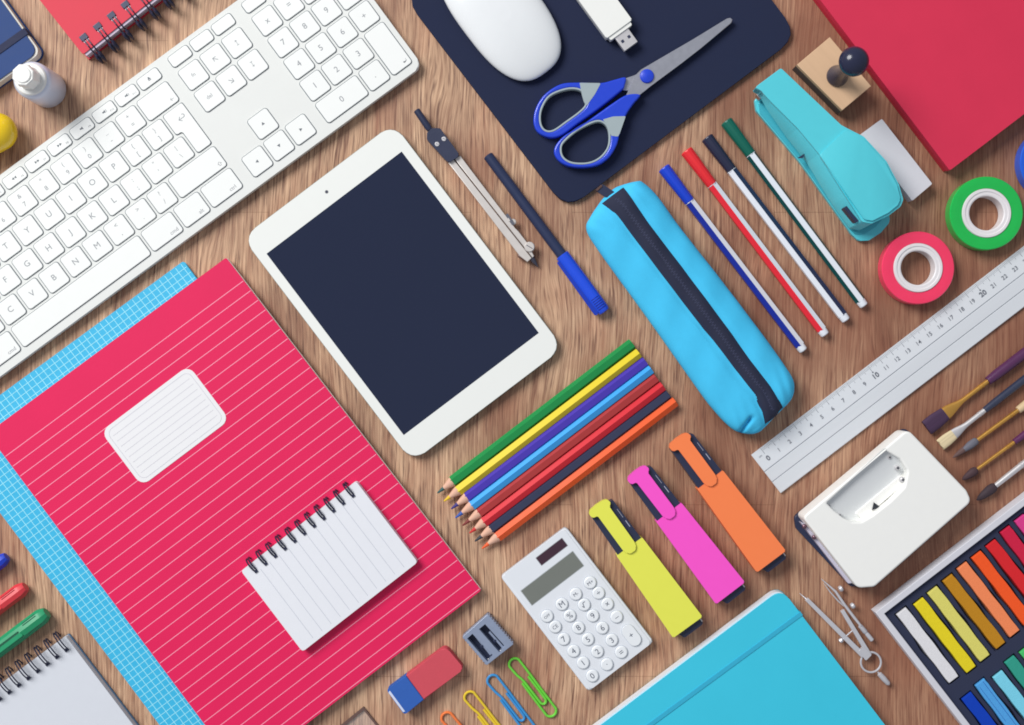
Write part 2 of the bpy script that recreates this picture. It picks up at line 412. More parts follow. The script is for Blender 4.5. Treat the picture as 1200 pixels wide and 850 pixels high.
t = T('ruled_notebook', 'large bright pink exercise book with thin white lines and a white name label', 'notebook', 275, 602, 37, z=12, base=5.4)
pk = M('pink_cover', (224,28,88), .55, var=.06, vscale=25, bump=.22, bscale=1600, spec=.3); pkl = M('pale_pink_print', (252,156,182), .5)
pq = [(265,302),(-15,508),(283,907),(564,692)]
zc = 12
m = MB(); A_, B_, C_, D_ = [Vector(p) for p in t.P(pq)]
m.prism(roundp([tuple(A_), tuple(B_), tuple(C_), tuple(D_)], 2.5), 10.8, zc, pk, bev=.3)
n_ = 33
for i in range(n_):
    f = (34+i*14.2)/491.; p = B_+(C_-B_)*f; q = A_+(D_-A_)*f; d = (q-p).normalized(); m.line(p+d*1, q-d*.8, .85, zc+.08, pkl)
t.part('cover', m)
m = MB(); m.prism(roundp([tuple(v*.9985+((A_-B_).normalized()*.9)) for v in (A_,B_,C_,D_)], 2.5), 6.4, 10.7, pages); t.part('pages', m)
m = MB(); m.prism(roundp([tuple(A_), tuple(B_), tuple(C_), tuple(D_)], 2.5), 5.5, 6.3, pk); t.part('back_cover', m)
m = MB(); c = t.L(193.7, 499); m.box(c[0], c[1], 129, 80, zc+.1, zc+.4, M('label_paper', (232,232,234), .7, var=.015), r=11)
lbl = M('label_print', (205,204,212), .7)
for i in range(8): m.line((c[0]-56, c[1]+27-i*7.7), (c[0]+56, c[1]+27-i*7.7), .6, zc+.46, lbl)
o_ = rrect(*c, 120, 71, 8); i_ = rrect(*c, 118.8, 69.8, 7.4)
for k in range(len(o_)): m.face([o_[k-1], o_[k], i_[k], i_[k-1]], zc+.5, lbl)
t.part('name_label', m)

def wire_pair(t_, x, y, zc_, inr, out, zr, r=.8, gap=3.2, sq=(3.6,3.2), n=14, hole=True, full=False, lean=0):
    """double wire ring round the edge at (x, y); inner side towards -y"""
    m = MB(); cy_ = y+(out-inr)/2; ry = (out+inr)/2
    for s_ in (-.5, .5):
        pts = [(x+s_*gap+lean*math.sin(a)*.5, cy_-ry*math.cos(a), zc_+zr*math.sin(a)) for a in [PI*2*i/(n*2)*(1.0) for i in range(0, n*2)]]
        m.tube(pts, r, wire, 6, closed=True)
    if sq: m.box(x, y-inr+.3, sq[0]+gap*.3, sq[1], t_.paperz+.05, t_.paperz+1.3, wire, bev=.3)
    if hole:
        for s_ in (-.5, .5): m.box(x+s_*gap, y-inr+2.6, 1.5, 1.3, t_.paperz+.05, t_.paperz+.5, white)
    return t_.part('wire_ring', m)

t = T('notepad', 'small white ruled notepad with a black wire spiral, lying on the pink notebook', 'notepad', 386, 664, 37.9, z=23, base=12.1)
npq = [(417,564),(282.5,669.5),(354.5,764),(489.5,659)]
m = MB(); m.prism(quad(t, npq, 3.5), 14, 23, paper, bev=.4)
A_, B_, C_, D_ = [Vector(p) for p in t.P(npq)]; grey = M('grey_rule_print', (196,200,210), .8)
for i in range(11):
    f = .115+i*.079; p = B_+(A_-B_)*f; q = C_+(D_-C_)*f; d = (q-p).normalized(); m.line(p+d*12, q-d*5, .7, 23.05, grey)
t.part('paper_block', m)
m = MB(); m.prism([tuple(v*1.004) for v in [Vector(p) for p in quad(t, npq, 3.5)]], 12.3, 13.8, M('notepad_back_board', (205,205,210), .8)); t.part('back_board', m)
t.paperz = 23.05; ytop = (A_.y+B_.y)/2
for i in range(11):
    wire_pair(t, t.L(293.5+i*11.4, 661-i*8.8)[0], ytop, 18, 11.5, 7, 8.5, r=1.0, gap=3.0, sq=(3.2,3.4), hole=False)

t = T('spiral_notebook', 'white blank spiral notebook with black rings and blue back in the lower left corner', 'notebook', 20, 830, 36.5, z=13)
bq = [(76.5,745.5),(-134,901),(-74,982),(136.5,826.5)]
v = Vector((.6,.8)); bq = [(76.5,745.5),(-134,901),(-134+150*.605,901+150*.797),(76.5+150*.605,745.5+150*.797)]
m = MB(); m.prism(quad(t, bq, 2), 2.5, 12.5, M('blank_page', (210,214,222), .8, var=.02, bump=.25, bscale=2200), bev=.4); t.part('paper_block', m)
m = MB(); m.prism([tuple(Vector(p)*1.012) for p in quad(t, bq, 2)], .3, 2.3, M('slate_blue_board', (74,112,146), .6)); t.part('back_cover', m)
t.paperz = 12.55; yt = t.L(76.5,745.5)[1]; x1 = t.L(76.5,745.5)[0]
for i in range(11): wire_pair(t, x1-8.5-i*13.9, yt, 11, 14, 11, 13, r=.85, gap=3.2, sq=(4.0,4.0), hole=False, lean=7)

t = T('spiral_notebook', 'coral red notebook with black double rings, cut by the top edge above the keyboard', 'notebook', 97, 64, 38.3, z=16)
coral = M('coral_cover', (216,76,90), .7, spec=.15, var=.03, bump=.08)
m = MB(); m.box(150, 110, 300, 220, 14.5, 16, coral, r=2, bev=.3); t.part('cover', m)
m = MB(); m.box(151, 106.9, 298, 220, 4.0, 14.4, M('grey_page_edges', (206,194,212), .8, var=.15, vscale=700)); t.part('pages', m)
m = MB(); m.box(150, 108, 300, 224, .3, 3.2, M('red_back_board', (214,40,66), .5)); t.part('back_cover', m)
t.paperz = 16.05
for i in range(13):
    mm = wire_pair(t, 13.5+i*20.6, 0, 13, 20, -12, -10, r=1.15, gap=4.4, sq=None, hole=False, n=14)
    m = MB(); x = 13.5+i*20.6
    m.box(x, 15, 9.4, 6.6, 16.05, 17.4, wire, bev=.4, rot=0)
    for s_ in (-1, 1): m.prism(circ(x+s_*2.2, 10.2, 1.5, 12), 16.05, 16.25, M('punched_hole_paper', (238,232,238), .8))
    for s_ in (-1, 1): m.tube([(x+s_*2.2,12.5,16.9),(x+s_*2.2,3,17.2),(x+s_*2.3,-3,15.4),(x+s_*2.4,-7,11)], .75, wire, 6)
    # thick lower loops hanging off the edge
    for s_ in (-1, 1): m.rev((x+s_*2.4, -6, 12), (x+s_*2.4, -18.5, 7), [(0,.8),(2,2.1),(10,2.2),(14.5,.9)], wire, 8)
    t.part('ring_clasp', m, parent=mm)

t = T('elastic_notebook', 'navy blue hardback notebook with a dark elastic band in the top left corner', 'notebook', 48, 62, 35.5, z=14)
nb = M('navy_blue_cover', (44,70,122), .65, spec=.25, var=.05, bump=.1)
m = MB(); m.box(-93, 76, 182, 148, 14.5, 16, nb, r=10, bev=.4); t.part('cover', m)
m = MB(); m.box(-91.5, 74, 183, 148, 2.2, 14.4, pages, r=9); t.part('pages', m)
m = MB(); m.box(-91, 74, 186, 150, .2, 2.1, nb, r=10); t.part('back_cover', m)
m = MB(); m.box(-92, 30, 186.5, 8.5, 0.5, 16.9, M('dark_elastic', (36,42,72), .8, bump=.3), bev=.4); t.part('elastic_band', m)

# ------------------------------------------------------------------ bottle, yellow object
t = T('fluid_bottle', 'small white plastic bottle with a white screw cap standing above the keyboard', 'bottle', 57, 105.6, 20, z=0)
m = MB(); m.rev((0,0,0), (0,0,1), [(0,19),(.8,20.8),(3,21.5),(49,21.5),(52.5,21),(55.5,19.5),(57.5,17.5)], M('milky_plastic', (208,216,234), .3, var=.03, sss=.1, coat=.3), 48); t.part('body', m)
m = MB(); m.rev((0,0,56.5), (0,0,60), [(0,18.2),(1.2,18.4),(3,17.2),(3.8,14.2)], white, 48); t.part('collar', m)
m = MB(); m.rev((0,0,60), (0,0,80), [(0,13.4),(2,13.4),(13,11.4),(14,13.2),(19.5,12.6),(20.5,11.6)], white, 8)
m.rev((0,0,80.3), (0,0,90), [(0,9.4),(1,9.2),(1.6,8.2)], white, 28); t.part('cap', m, sharp=25)
t = T('yellow_ball', 'glossy yellow rounded plastic knob cut by the left edge above the keyboard', 'ball', -2, 155, 30, z=18)
m = MB(); m.rev((22,0,19), (-60,0,19), [(22*(1-math.cos(PI*.5*i/9)), max(.3, 22.5*math.sin(PI*.5*i/9))) for i in range(10)]+[(36,22),(60,19),(62,17)], M('glossy_yellow', (246,206,18), .2, var=.03, coat=.5), 40, flat=.84); t.part('body', m)

# ------------------------------------------------------------------ mouse pad and things on it
PZ = 6
t = T('mouse_pad', 'dark navy mouse pad with rounded corners under the mouse and scissors', 'mouse pad', 664, 246, 37, z=PZ)
padp = [(470,0),(664,246),(935.5,43),(745,-205)]
A_, B_, C_ = (664,246), (935.5,43), (470,0)
pd = quad(t, [(664,246),(936,42),(745,-211),(473,-4)], 26)
m = MB(); m.prism(pd, .2, PZ, M('mouse_pad_cloth', (35,42,68), .85, var=.05, bump=.3, bscale=3500, spec=.2), bev=.8); t.part('cloth_top', m)
m = MB(); m.prism([tuple(Vector(p)*.998+Vector((.3,.3))) for p in pd], -.1, .15, navy); t.part('rubber_base', m)

t = T('computer_mouse', 'smooth white computer mouse on the navy mouse pad', 'mouse', 585.5, 12.5, 37, z=16, base=PZ)
def sup(a, b_, n, k, z): 
    return [(math.copysign(abs(math.cos(2*PI*i/k))**(2/n), math.cos(2*PI*i/k))*a, math.copysign(abs(math.sin(2*PI*i/k))**(2/n), math.sin(2*PI*i/k))*b_, z) for i in range(k)]
m = MB(); rg = []
for i in range(15):
    a = PI/2*i/14; f = math.cos(a); h = math.sin(a)
    f2 = max(.01, f**.75)
    r_ = sup(48*f2, 90*f2, 2.7, 72, 0)
    rg.append([(x, y, 13+15*h*(1-.28*(y/90)**2)) for x, y, z in r_])
m.rings(rg, M('mouse_shell', (231,234,236), .2, var=.01, coat=.4), cap0=True); sh = t.part('shell', m)
m = MB(); m.rings([sup(42, 84, 2.7, 72, PZ+.3), sup(46, 88, 2.7, 72, PZ+4), sup(47.4, 89.4, 2.7, 72, 13)], M('mouse_base_aluminium', (190,192,196), .35, .8)); t.part('base', m)

t = T('usb_stick', 'white memory stick with a silver plug on the mouse pad above the scissors', 'usb stick', 725.5, 35, -54, z=18, base=PZ)
def to(px, py): return t.L(px, py)
m = MB(); m.box(-42, 0, 84, 37, PZ+2, PZ+15, white, r=1.5, bev=1.2, bot=1.2); t.part('case', m)
m = MB(); m.box(2, 0, 5, 31, PZ+3.5, PZ+13.5, white, r=1, bev=.8); t.part('end_collar', m)
m = MB(); m.box(13, 0, 22, 19, PZ+5, PZ+12, steel, bev=.4, bot=.3)
for s_ in (-1, 1): m.box(13.5, s_*4.6, 3.6, 3.4, PZ+12.02, PZ+12.1, navy)
t.part('plug', m)

t = T('scissors', 'blue and grey handled scissors lying on the mouse pad', 'scissors', 758.2, 89.5, 36, z=PZ+8, base=PZ)
blade = M('scissor_steel', (178,180,190), .36, .7, var=.08, vscale=250)
sblue = M('scissor_blue', (30,66,206), .32, var=.05, coat=.2); sgrey = M('scissor_grey_rubber', (158,172,176), .6, var=.04)
z0 = PZ
m = MB(); m.prism(t.P([(733.5,112.4),(748.8,112.4),(763,100.6),(798,74.7),(822,56),(857,27),(858.6,23),(856,20.8),(852,21.6),(812.4,46),(784,62.5),(751.2,81.5),(744,89)]), z0+5, z0+7.6, blade, bev=.5, seg=1); t.part('blade', m)
m = MB(); m.prism(t.P([(729.5,104.8),(732.4,91.2),(744,88),(752,84),(785,67),(815,50),(848,27),(856,23),(840,40),(800,71),(768,90),(752,102),(735,106)]), z0+2, z0+4.8, blade, bev=.4, seg=1); t.part('blade', m)
m = MB(); m.rev((0,0,z0+7.6), (0,0,z0+20), [(0,8.2),(1,8.3),(2.4,7.4),(3.3,4.5),(3.6,.3)], sblue, 32); t.part('pivot_screw', m)
h1 = [(733,91),(719,94),(704,97.5),(678.2,97),(657,99),(638.2,111),(627.6,127.6),(625.3,144),(631,156),(645.3,161.8),(659.4,158.2),(678.2,144.5),(704,126),(728.8,106),(732,101)]
k1 = [(664,106),(678.2,106.5),(685.3,113.5),(685.3,123),(678,131),(663,142),(647.6,152.4),(638.2,151.2),(634.2,141.8),(636,127.6),(645.3,113.5)]
h2 = [(750,112),(734,112),(715.9,123),(704,131.5),(680.6,147.8),(660,160.6),(649.5,174.7),(652.4,186.5),(664,194.7),(680.6,197),(699.4,194.7),(713.5,185.3),(722.5,171),(726,158),(733,137),(741.8,123)]
k2 = [(658.6,173.4),(660.6,184),(671.2,190.3),(690,190.3),(704,183),(712.2,170),(712.2,153.5),(706.5,145.5),(697,144.5),(678.2,153.5),(663.5,165.5)]
for hh, kk, zz, wedge in ((h1, k1, z0+1, [(679,97.6),(704,98),(697,111),(687,125),(684,119),(682,112)]), (h2, k2, z0+3, [(706,141),(718,137.5),(733,137),(726,157),(723.8,161),(716,160),(711,147)])):
    H = smooth(t.P(hh), 5); K = smooth(t.P(kk), 5); m = MB()
    m.curve([H, outset(K, 2.2)], zz, zz+9, sblue, bev=2.0, res=3); hd = t.part('handle', m)
    m = MB(); m.curve([outset(K, 2.6), outset(K, .2)], zz+.3, zz+8.9, sgrey, bev=.8); m.prism(roundp(t.P(wedge), 1), zz+5, zz+9.25, sgrey, bev=.4); t.part('grip_lining', m, parent=hd)

# ------------------------------------------------------------------ drawing compass
t = T('drawing_compass', 'closed drawing compass with a black plastic head beside the tablet', 'compass', 560, 222, -53, z=12)
m = MB(); a = t.L(488, 129); b_ = t.L(503, 151); m.rev((a[0], a[1], 11), (b_[0], b_[1], 11), [(0,3.2),(.6,4),(24,4.2),(28,3.4)], navy, 16)
t.part('handle', m)
m = MB(); m.prism(roundp(t.P([(500.6,156),(506,150.8),(516,151),(538,181),(536,185),(526,191),(522,188),(500.4,164)]), 1.5), 2, 15, navy, bev=1.4, bot=1)
hd = t.part('head', m)
for p in ((512.4,169.6),(520.4,163.5)):
    m = MB(); c = t.L(*p); m.rev((*c, 14.9), (*c, 20), [(0,2.7),(.5,2.7),(.8,2.2)], steel, 16); m.box(*c, 3.4, .5, 15.6, 15.75, navy, rot=.6); t.part('screw', m, parent=hd)
legm = M('compass_pale_metal', (214,208,203), .42, .3, var=.06)
m = MB(); m.prism(t.P([(525.3,190.6),(531.2,186.6),(623,302.5),(618,307),(609,300)]), 4, 11, legm, bev=.7); t.part('leg', m)
m = MB(); m.prism(t.P([(532.6,186.2),(539.4,182),(603,268),(607,270),(618,285),(626,300),(624,302)]), 4, 11, legm, bev=.7); lg2 = t.part('leg', m)
m = MB(); c = t.L(620.5,289.5); m.rev((*c, 9), (*c, 20), [(0,6),(3,6),(3.8,5.2)], legm, 24); m.box(*c, 8, .7, 12.7, 12.9, navy, rot=.4); t.part('thumb_screw', m, parent=lg2)
m = MB(); c = t.L(601,260); m.rev((*c, 7), (*c, 20), [(0,3.8),(2,3.8),(2.5,3)], legm, 16); t.part('knob', m, parent=lg2)
m = MB(); c = t.L(596,264); m.prism(t.P([(592,252),(595,250),(603,262),(600,264)]), 11, 11.3, M('compass_mark', (90,92,104), .6)); m.prism(t.P([(594,257),(596,255.4),(598,259),(596,260)]), 11.3, 11.5, legm); t.part('scale_mark', m, parent=lg2)
m = MB(); a = t.L(623,302); b_ = t.L(631,313); m.rev((*a, 7), (*b_, 4), [(0,3.2),(5,2.8),(13.5,.3)], M('graphite_tip', (70,70,84), .5), 12); t.part('lead_tip', m)
m = MB(); a = t.L(606,298); b_ = t.L(620,306); m.rev((*a, 5), (*b_, 5), [(0,.4),(3,2.4),(12,2.2),(15,.5)], M('needle_brown', (120,92,84), .5, .4), 10); t.part('needle', m)

# ------------------------------------------------------------------ black pen with blue cap
def two(name, label, cat, p, q, z, group=None):
    ang = math.degrees(math.atan2(-(q[1]-p[1]), q[0]-p[0])); t_ = T(name, label, cat, p[0], p[1], ang, z=z, group=group)
    t_.len = math.hypot(q[0]-p[0], q[1]-p[1]); return t_
t = two('felt_pen', 'black barrelled pen with a bright blue cap, between the compass and pencil case', 'pen', (571.5,182), (708.5,366), 7)
m = MB(); m.rev((0,0,6.2), (200,0,6.2), [(0,4.8),(.6,5.6),(1,6.1),(60,6.3),(150,6.4)], M('pen_barrel', (40,50,82), .36, var=.04), 28); t.part('barrel', m)
bl = M('pen_blue_cap', (28,78,222), .3, var=.05, coat=.2); L_ = t.len
m = MB(); m.rev((146,0,8.2), (300,0,8.2), [(0,7.6),(.6,8.2),(60,8.1),(L_-150,7.7),(L_-147,6.6),(L_-146,4)], bl, 32); cp = t.part('cap', m)
m = MB(); m.prism(roundp([(149,-6),(L_-6,-6),(L_-2,-8.5),(L_-4,-11.8),(150,-10.6)], 1.2), 7.5, 12.5, M('pen_dark_blue_clip', (20,56,176), .35), bev=.8); t.part('clip', m, parent=cp)
m = MB()
for i in range(6): m.tube([(L_-20+i*2.8, -5+10*j/6, 8.2+7.9*math.cos(math.asin(min(1,abs(-5+10*j/6)/8.1)))) for j in range(7)], .5, M('pen_groove', (14,40,140), .5), 6)
t.part('grip_ribs', m, parent=cp)

# ------------------------------------------------------------------ fineliners
wb = M('pen_white_barrel', (228,232,240), .35, var=.02)
def fineliner(p, c, q, col, cap, colname, label, pat, dark):
    t = two('fineliner', label, 'pen', p, q, 7, group='four fine felt pens in a row')
    lc = math.hypot(c[0]-p[0], c[1]-p[1]); Ln = t.len
    cm = M('fineliner_%s_cap' % colname, cap, .38, var=.05); sm = M('fineliner_%s_stripe' % colname, col, .38, var=.05)
    m = MB(); m.rev((0,0,7), (50,0,7), [(0,5.4),(.6,7.0),(1.6,7.5),(10,7.3),(lc-1,6.3),(lc,6)], cm, 14, phase=.2); t.part('cap', m, sharp=20)
    m = MB(); z = 6.6; r = 6.3; n = 6
    ang0 = PI/6*pat[1]
    pts = [(r*math.cos(ang0+2*PI*i/n), z+r*math.sin(ang0+2*PI*i/n)) for i in range(n)]
    for i in range(n):
        a = pts[i]; b_ = pts[(i+1) % n]; bm_ = bmesh.new()
        vv = [bm_.verts.new(x) for x in ((lc-2, a[0], a[1]), (Ln-8, a[0], a[1]), (Ln-8, b_[0], b_[1]), (lc-2, b_[0], b_[1]))]
        bm_.faces.new(vv); m._merge(bm_, sm if pat[0][i] == 'c' else wb)
    m.rev((lc-2,0,z), (lc,0,z), [(0,4.8),(2.8,6.3)], wb, 12); m.rev((lc+.6,0,z), (lc+3,0,z), [(0,6.3),(.6,5.8)], wb, 12)
    bmesh.ops.remove_doubles(m.bm, verts=m.bm.verts, dist=.01); t.part('barrel', m, sharp=20)
    m = MB(); m.rev((Ln-9,0,z), (Ln,0,z), [(0,5.4),(1,5.6),(7.6,5.2),(8.6,4.2)], wb, 18); t.part('end_plug', m)
fineliner((777.5,196.5),(806,238),(942,411.5),(14,38,150),(24,66,206),'blue','thin white fineliner with blue stripe and blue cap, nearest the pencil case',('wccccw',1),0)
fineliner((804,176.5),(833,217.5),(967.5,393),(226,36,52),(234,44,52),'red','thin white fineliner with red stripe and red cap',('wccccw',1),0)
fineliner((828,161),(857,199.5),(992,376),(38,48,82),(38,42,68),'black','thin white fineliner with black stripe and black cap',('cwwccc',1),0)
fineliner((850.5,142),(878.5,181.5),(1013,359),(18,78,78),(10,100,84),'green','thin white fineliner with dark green edges and green cap, nearest the stapler',('cwcccc',0),0)

# ------------------------------------------------------------------ pencil case
t = T('pencil_case', 'bright sky blue fabric pencil case with a wide dark zip', 'pencil case', 810, 362, -53.2, z=20)
outl = [(687,268),(692,254),(699,243),(708,231),(718,222),(728,217),(746.4,212.5),(754,214),(770.4,229.6),(800,270.6),(850,334),(899.6,400),(918,426),(929.4,444.4),(931,458),(927,469),(919.4,477),(907,489),(895,502.5),(888,507.5),(878,509),(862.8,505.6),(850.6,496.4),(835.3,479.6),(820,459.7),(760,375),(700,292)]
O = smooth(t.P(outl), 4); xs = [p[0] for p in O]; x0, x1 = min(xs), max(xs)
def span(lp, x):
    ys = []
    for i in range(len(lp)):
        a, b_ = lp[i-1], lp[i]
        if (a[0]-x)*(b_[0]-x) <= 0 and a[0] != b_[0]: ys.append(a[1]+(b_[1]-a[1])*(x-a[0])/(b_[0]-a[0]))
    return (min(ys), max(ys)) if ys else None
zl = sorted(t.P([(703,238),(722,253.6),(771.8,320),(833.8,401),(858,433.7),(881,462.7),(892,485.7),(896,500)])); zr = sorted(t.P([(728,217.6),(737,231),(759,263.5),(797,313),(855,391),(877,422.5),(900,452),(917,479)]))
def interp(tab, x):
    if x <= tab[0][0]: return tab[0][1]
    for a, b_ in zip(tab, tab[1:]):
        if x <= b_[0]: return a[1]+(b_[1]-a[1])*(x-a[0])/(b_[0]-a[0])
    return tab[-1][1]
H = 35
fa, fb = t.L(868,506), t.L(877,492)
def endf(x):
    u = min(1, (x-x0)/34); w = min(1, (x1-x)/30)
    return max(.06, (1-(1-u)**2.2)**.5)*max(.06, (1-(1-w)**2.2)**.5)
def topz(x, y, lo, hi):
    yc = (lo+hi)/2; hw = max(.5, (hi-lo)/2); u = min(1, abs(y-yc)/hw); e = endf(x)
    z = H/2+(H/2)*e*(1-u**2.5)**(1/2.5)
    a, b_ = interp(zl, x), interp(zr, x); zc_ = (a+b_)/2; zw = abs(a-b_)/2
    z -= 2.6*math.exp(-((y-a)/3.5)**2)*e+2.6*math.exp(-((y-b_)/3.5)**2)*e
    z += .8*math.sin(x*.045+1)*math.sin(y*.11+x*.01)+.45*math.sin(x*.13+y*.09)*e+.6*e*math.exp(-((x-x1+25)/22)**2)*math.sin(y*.5+x*.15)+.6*e*math.exp(-((x-x0-18)/16)**2)*math.sin(y*.42-x*.12)
    # tucked fold at the lower end
    px_, py_ = x-fa[0], y-fa[1]; dx, dy = fb[0]-fa[0], fb[1]-fa[1]; tt = max(0, min(1.1, (px_*dx+py_*dy)/(dx*dx+dy*dy)))
    dd = math.hypot(px_-dx*tt, py_-dy*tt); z -= 7*math.exp(-(dd/2.4)**2)
    return z
cloth = M('sky_blue_fabric', (70,194,240), .8, var=.05, bump=.35, bscale=2600, spec=.25)
m = MB(); rg = []; NS = 120; K = 84
for i in range(NS+1):
    u = i/NS; x = x0+.15+(x1-x0-.3)*(.5-.5*math.cos(PI*u))*.6+(x1-x0-.3)*u*.4 if False else x0+.15+(x1-x0-.3)*(.5-.5*math.cos(PI*u))
    lo, hi = span(O, x); yc = (lo+hi)/2; hw = max(.3, (hi-lo)/2); e = endf(x); r_ = []
    for j in range(K):
        a = 2*PI*j/K; y = yc+hw*math.copysign(abs(math.cos(a))**(.85), math.cos(a))
        if math.sin(a) >= 0: z = topz(x, y, lo, hi) if abs(math.cos(a)) < .999 else H/2
        else: z = H/2-(H/2-.3)*e*(1-min(1, abs(y-yc)/hw)**2.2)**(1/2.2)
        r_.append((x, y, z))
    rg.append(r_)
m.rings(rg, cloth); t.part('fabric_body', m, sharp=75)
zipm = M('zip_tape', (33,38,62), .85, var=.12, vscale=900, bump=.4, bscale=3000); zipt = M('zip_teeth', (52,57,84), .5, var=.1)
bm_ = bmesh.new(); rows = []
for i in range(101):
    x = x0+6+(x1-x0-11)*i/100; lo, hi = span(O, x); a, b_ = sorted((interp(zl, x), interp(zr, x))); a = max(a, lo+1); b_ = min(b_, hi-1)
    rows.append([bm_.verts.new((x, a+(b_-a)*j/12, topz(x, a+(b_-a)*j/12, lo, hi)+.5+1.4*math.sin(PI*j/12))) for j in range(13)])
for A, B in zip(rows, rows[1:]):
    for j in range(12): bm_.faces.new((A[j], B[j], B[j+1], A[j+1]))
m = MB(); m._merge(bm_, zipm); zo = t.part('zip_tape', m, sharp=75)
m = MB()
for i in range(150):
    x = x0+12+(x1-x0-24)*i/150; lo, hi = span(O, x); c = (interp(zl, x)+interp(zr, x))/2
    z = topz(x, c, lo, hi)+1.7; m.box(x, c+(.9 if i % 2 else -.9), 1.2, 3.0, z-.3, z+.3, zipt)
t.part('zip_teeth', m, parent=zo)
m = MB(); m.prism(roundp(t.P([(697,222.5),(705.5,215.5),(720,225),(725,232),(716,234),(707,229.5)], 26), 2), 22, 26, navy, bev=.8)
m.prism(roundp(t.P([(697.5,223),(704.5,216.5),(706,218.5),(700,224)], 26), .6), 25.9, 27, M('zip_pull_bronze', (110,84,76), .4, .6)); t.part('zip_pull', m, parent=zo)

# ------------------------------------------------------------------ stapler
t = T('stapler', 'turquoise stapler beside the green fineliner, overlapping a white eraser', 'stapler', 960, 180, -53, z=30)
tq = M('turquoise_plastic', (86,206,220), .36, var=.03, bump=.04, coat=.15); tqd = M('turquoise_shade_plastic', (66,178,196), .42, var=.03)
bs = [(884,117),(893,110),(915,96),(960,152),(1020,222),(1041,250),(1043,260),(1032,273),(1018,282),(1006,282.5),(998,275),(937.6,191),(886,130)]
m = MB(); P_ = roundp(t.P(bs, 6), 5); m.prism(P_, .3, 7, tq, bev=1.4); bo = t.part('base', m)
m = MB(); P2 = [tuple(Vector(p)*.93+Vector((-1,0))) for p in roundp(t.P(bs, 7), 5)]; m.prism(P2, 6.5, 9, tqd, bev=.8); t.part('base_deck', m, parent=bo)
def zarm(x, y): return 43+max(0, min(1, (x+90)/130))*9-(0 if x < 60 else (x-60)*.18)
mg = [(890,114),(911,99),(985,188),(1030,250),(1012,262),(958,194)]
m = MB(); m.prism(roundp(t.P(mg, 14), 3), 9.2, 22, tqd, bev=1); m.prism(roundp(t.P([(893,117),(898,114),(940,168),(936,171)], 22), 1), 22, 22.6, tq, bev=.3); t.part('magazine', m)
top = [(916,79),(985,147),(992,151),(1011,161),(1037,190),(1053,217),(1059,234),(1056,242),(1043,252),(1022,262),(1010,260),(990,232),(974,206),(959,181),(935,151),(905,120),(896,110),(893,106),(885,102)]
m = MB(); P_ = t.P(top, 46); m.prism(roundp(P_, 3, 3), lambda x, y: 20 if x > -60 else 24, zarm, tq, bev=3.2, seg=4)
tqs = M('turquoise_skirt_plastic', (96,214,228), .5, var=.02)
Q_ = roundp(P_, 4, 3); cy0 = sum(p[1] for p in Q_)/len(Q_); RR = []
for d_, zf in ((8.,0.),(7.6,.14),(5.2,.5),(2.4,.8),(.2,.97)):
    RR.append([(x, y-(d_*min(1, max(0, (cy0-y)/10))*min(1, max(.0, (x+88)/20)))+(.6 if y > cy0 else 0)*-1, (15 if x > -60 else 22)*(1-zf)+(zarm(x, y)-3.6)*zf) for x, y in Q_])
m.rings(RR, tqs); ar = t.part('arm', m, sharp=30)
m = MB(); m.prism(roundp(t.P([(960,182),(990.5,152.5),(1011,162.5),(1036,191),(1051,217),(1056,233),(1053,240),(1042,249),(1023,258.5),(1013,257),(993,231)], 50), 4), lambda x, y: zarm(x, y)-3, lambda x, y: zarm(x, y)+2.4, tq, bev=2.2, seg=4); t.part('rear_cover', m, parent=ar)
m = MB(); m.prism(roundp(t.P([(988.5,243.5),(994,240.5),(1007.5,258),(1002.5,261.5)], 40), 1.5), 20, 41, navy, bev=.6); t.part('release_slot', m)
m = MB(); m.prism(t.P([(935,185),(943,180),(941,185)], 24), 20, 24.6, navy); t.part('hinge_notch', m)
m = MB(); m.prism(t.P([(886,112),(893,108),(897,113),(890,117)], 20), 12, 24, silver, bev=.5); t.part('staple_guide', m)

# ------------------------------------------------------------------ rubber stamp
t = T('rubber_stamp', 'wooden rubber stamp with a glossy black knob handle', 'stamp', 978, 87.5, -49, z=26)
wd = M('stamp_wood', (218,180,144), .5, var=.1, vscale=120, stretch=(.2,3,3), bump=.1)
sp = t.P([(972.5,43.5),(934,76),(987,129.5),(1021,101)])
m = MB(); m.prism(sp, 19, 26, wd, bev=.7); t.part('block', m)
m = MB(); m.prism([tuple(Vector(p)*1.02) for p in [Vector(q_)*.985 for q_ in sp]], .3, 18.8, M('stamp_rubber_and_side', (84,70,66), .8), bev=.5); t.part('rubber_and_side', m)  # rubber pad plus the dark brown lower sides of the block
c = t.L(981, 89.5)
m = MB(); m.rev((*c, 26), (*c, 200), [(0,12.6),(2,12.8),(5,12),(14,8.4),(30,7),(48,6.6),(58,7.4)], M('stamp_black_lacquer', (38,42,66), .22, spec=.35, coat=.15), 36)
m.ball((c[0], c[1], 99), 16.8, MATS['stamp_black_lacquer'], .88, 40); t.part('handle', m)

# ------------------------------------------------------------------ white eraser, red box
t = T('white_eraser', 'plain white rectangular eraser tucked behind the stapler', 'eraser', 1051, 187, 38, z=17)
m = MB(); m.prism(roundp(t.P([(1033.5,139.5),(1092.5,215.5),(1069,235.5),(1009,157.5)]), 1), .3, 17, M('eraser_white', (212,211,217), .7, var=.02, bump=.1), bev=.5); t.part('block', m)
t = T('red_box', 'large flat red box cut by the upper right corner', 'box', 1113, 200, 37.2, z=22)
rd = M('red_card', (212,40,76), .55, var=.06, vscale=30, bump=.2, bscale=1600)
m = MB(); m.box(110, 165, 220, 330, 11.2, 22, rd, r=1.5, bev=.6); t.part('lid', m)
m = MB(); m.box(110, 165, 218.6, 328.6, .3, 11, M('red_card_deep', (196,30,62), .5, var=.05), r=1.5); t.part('tray', m)

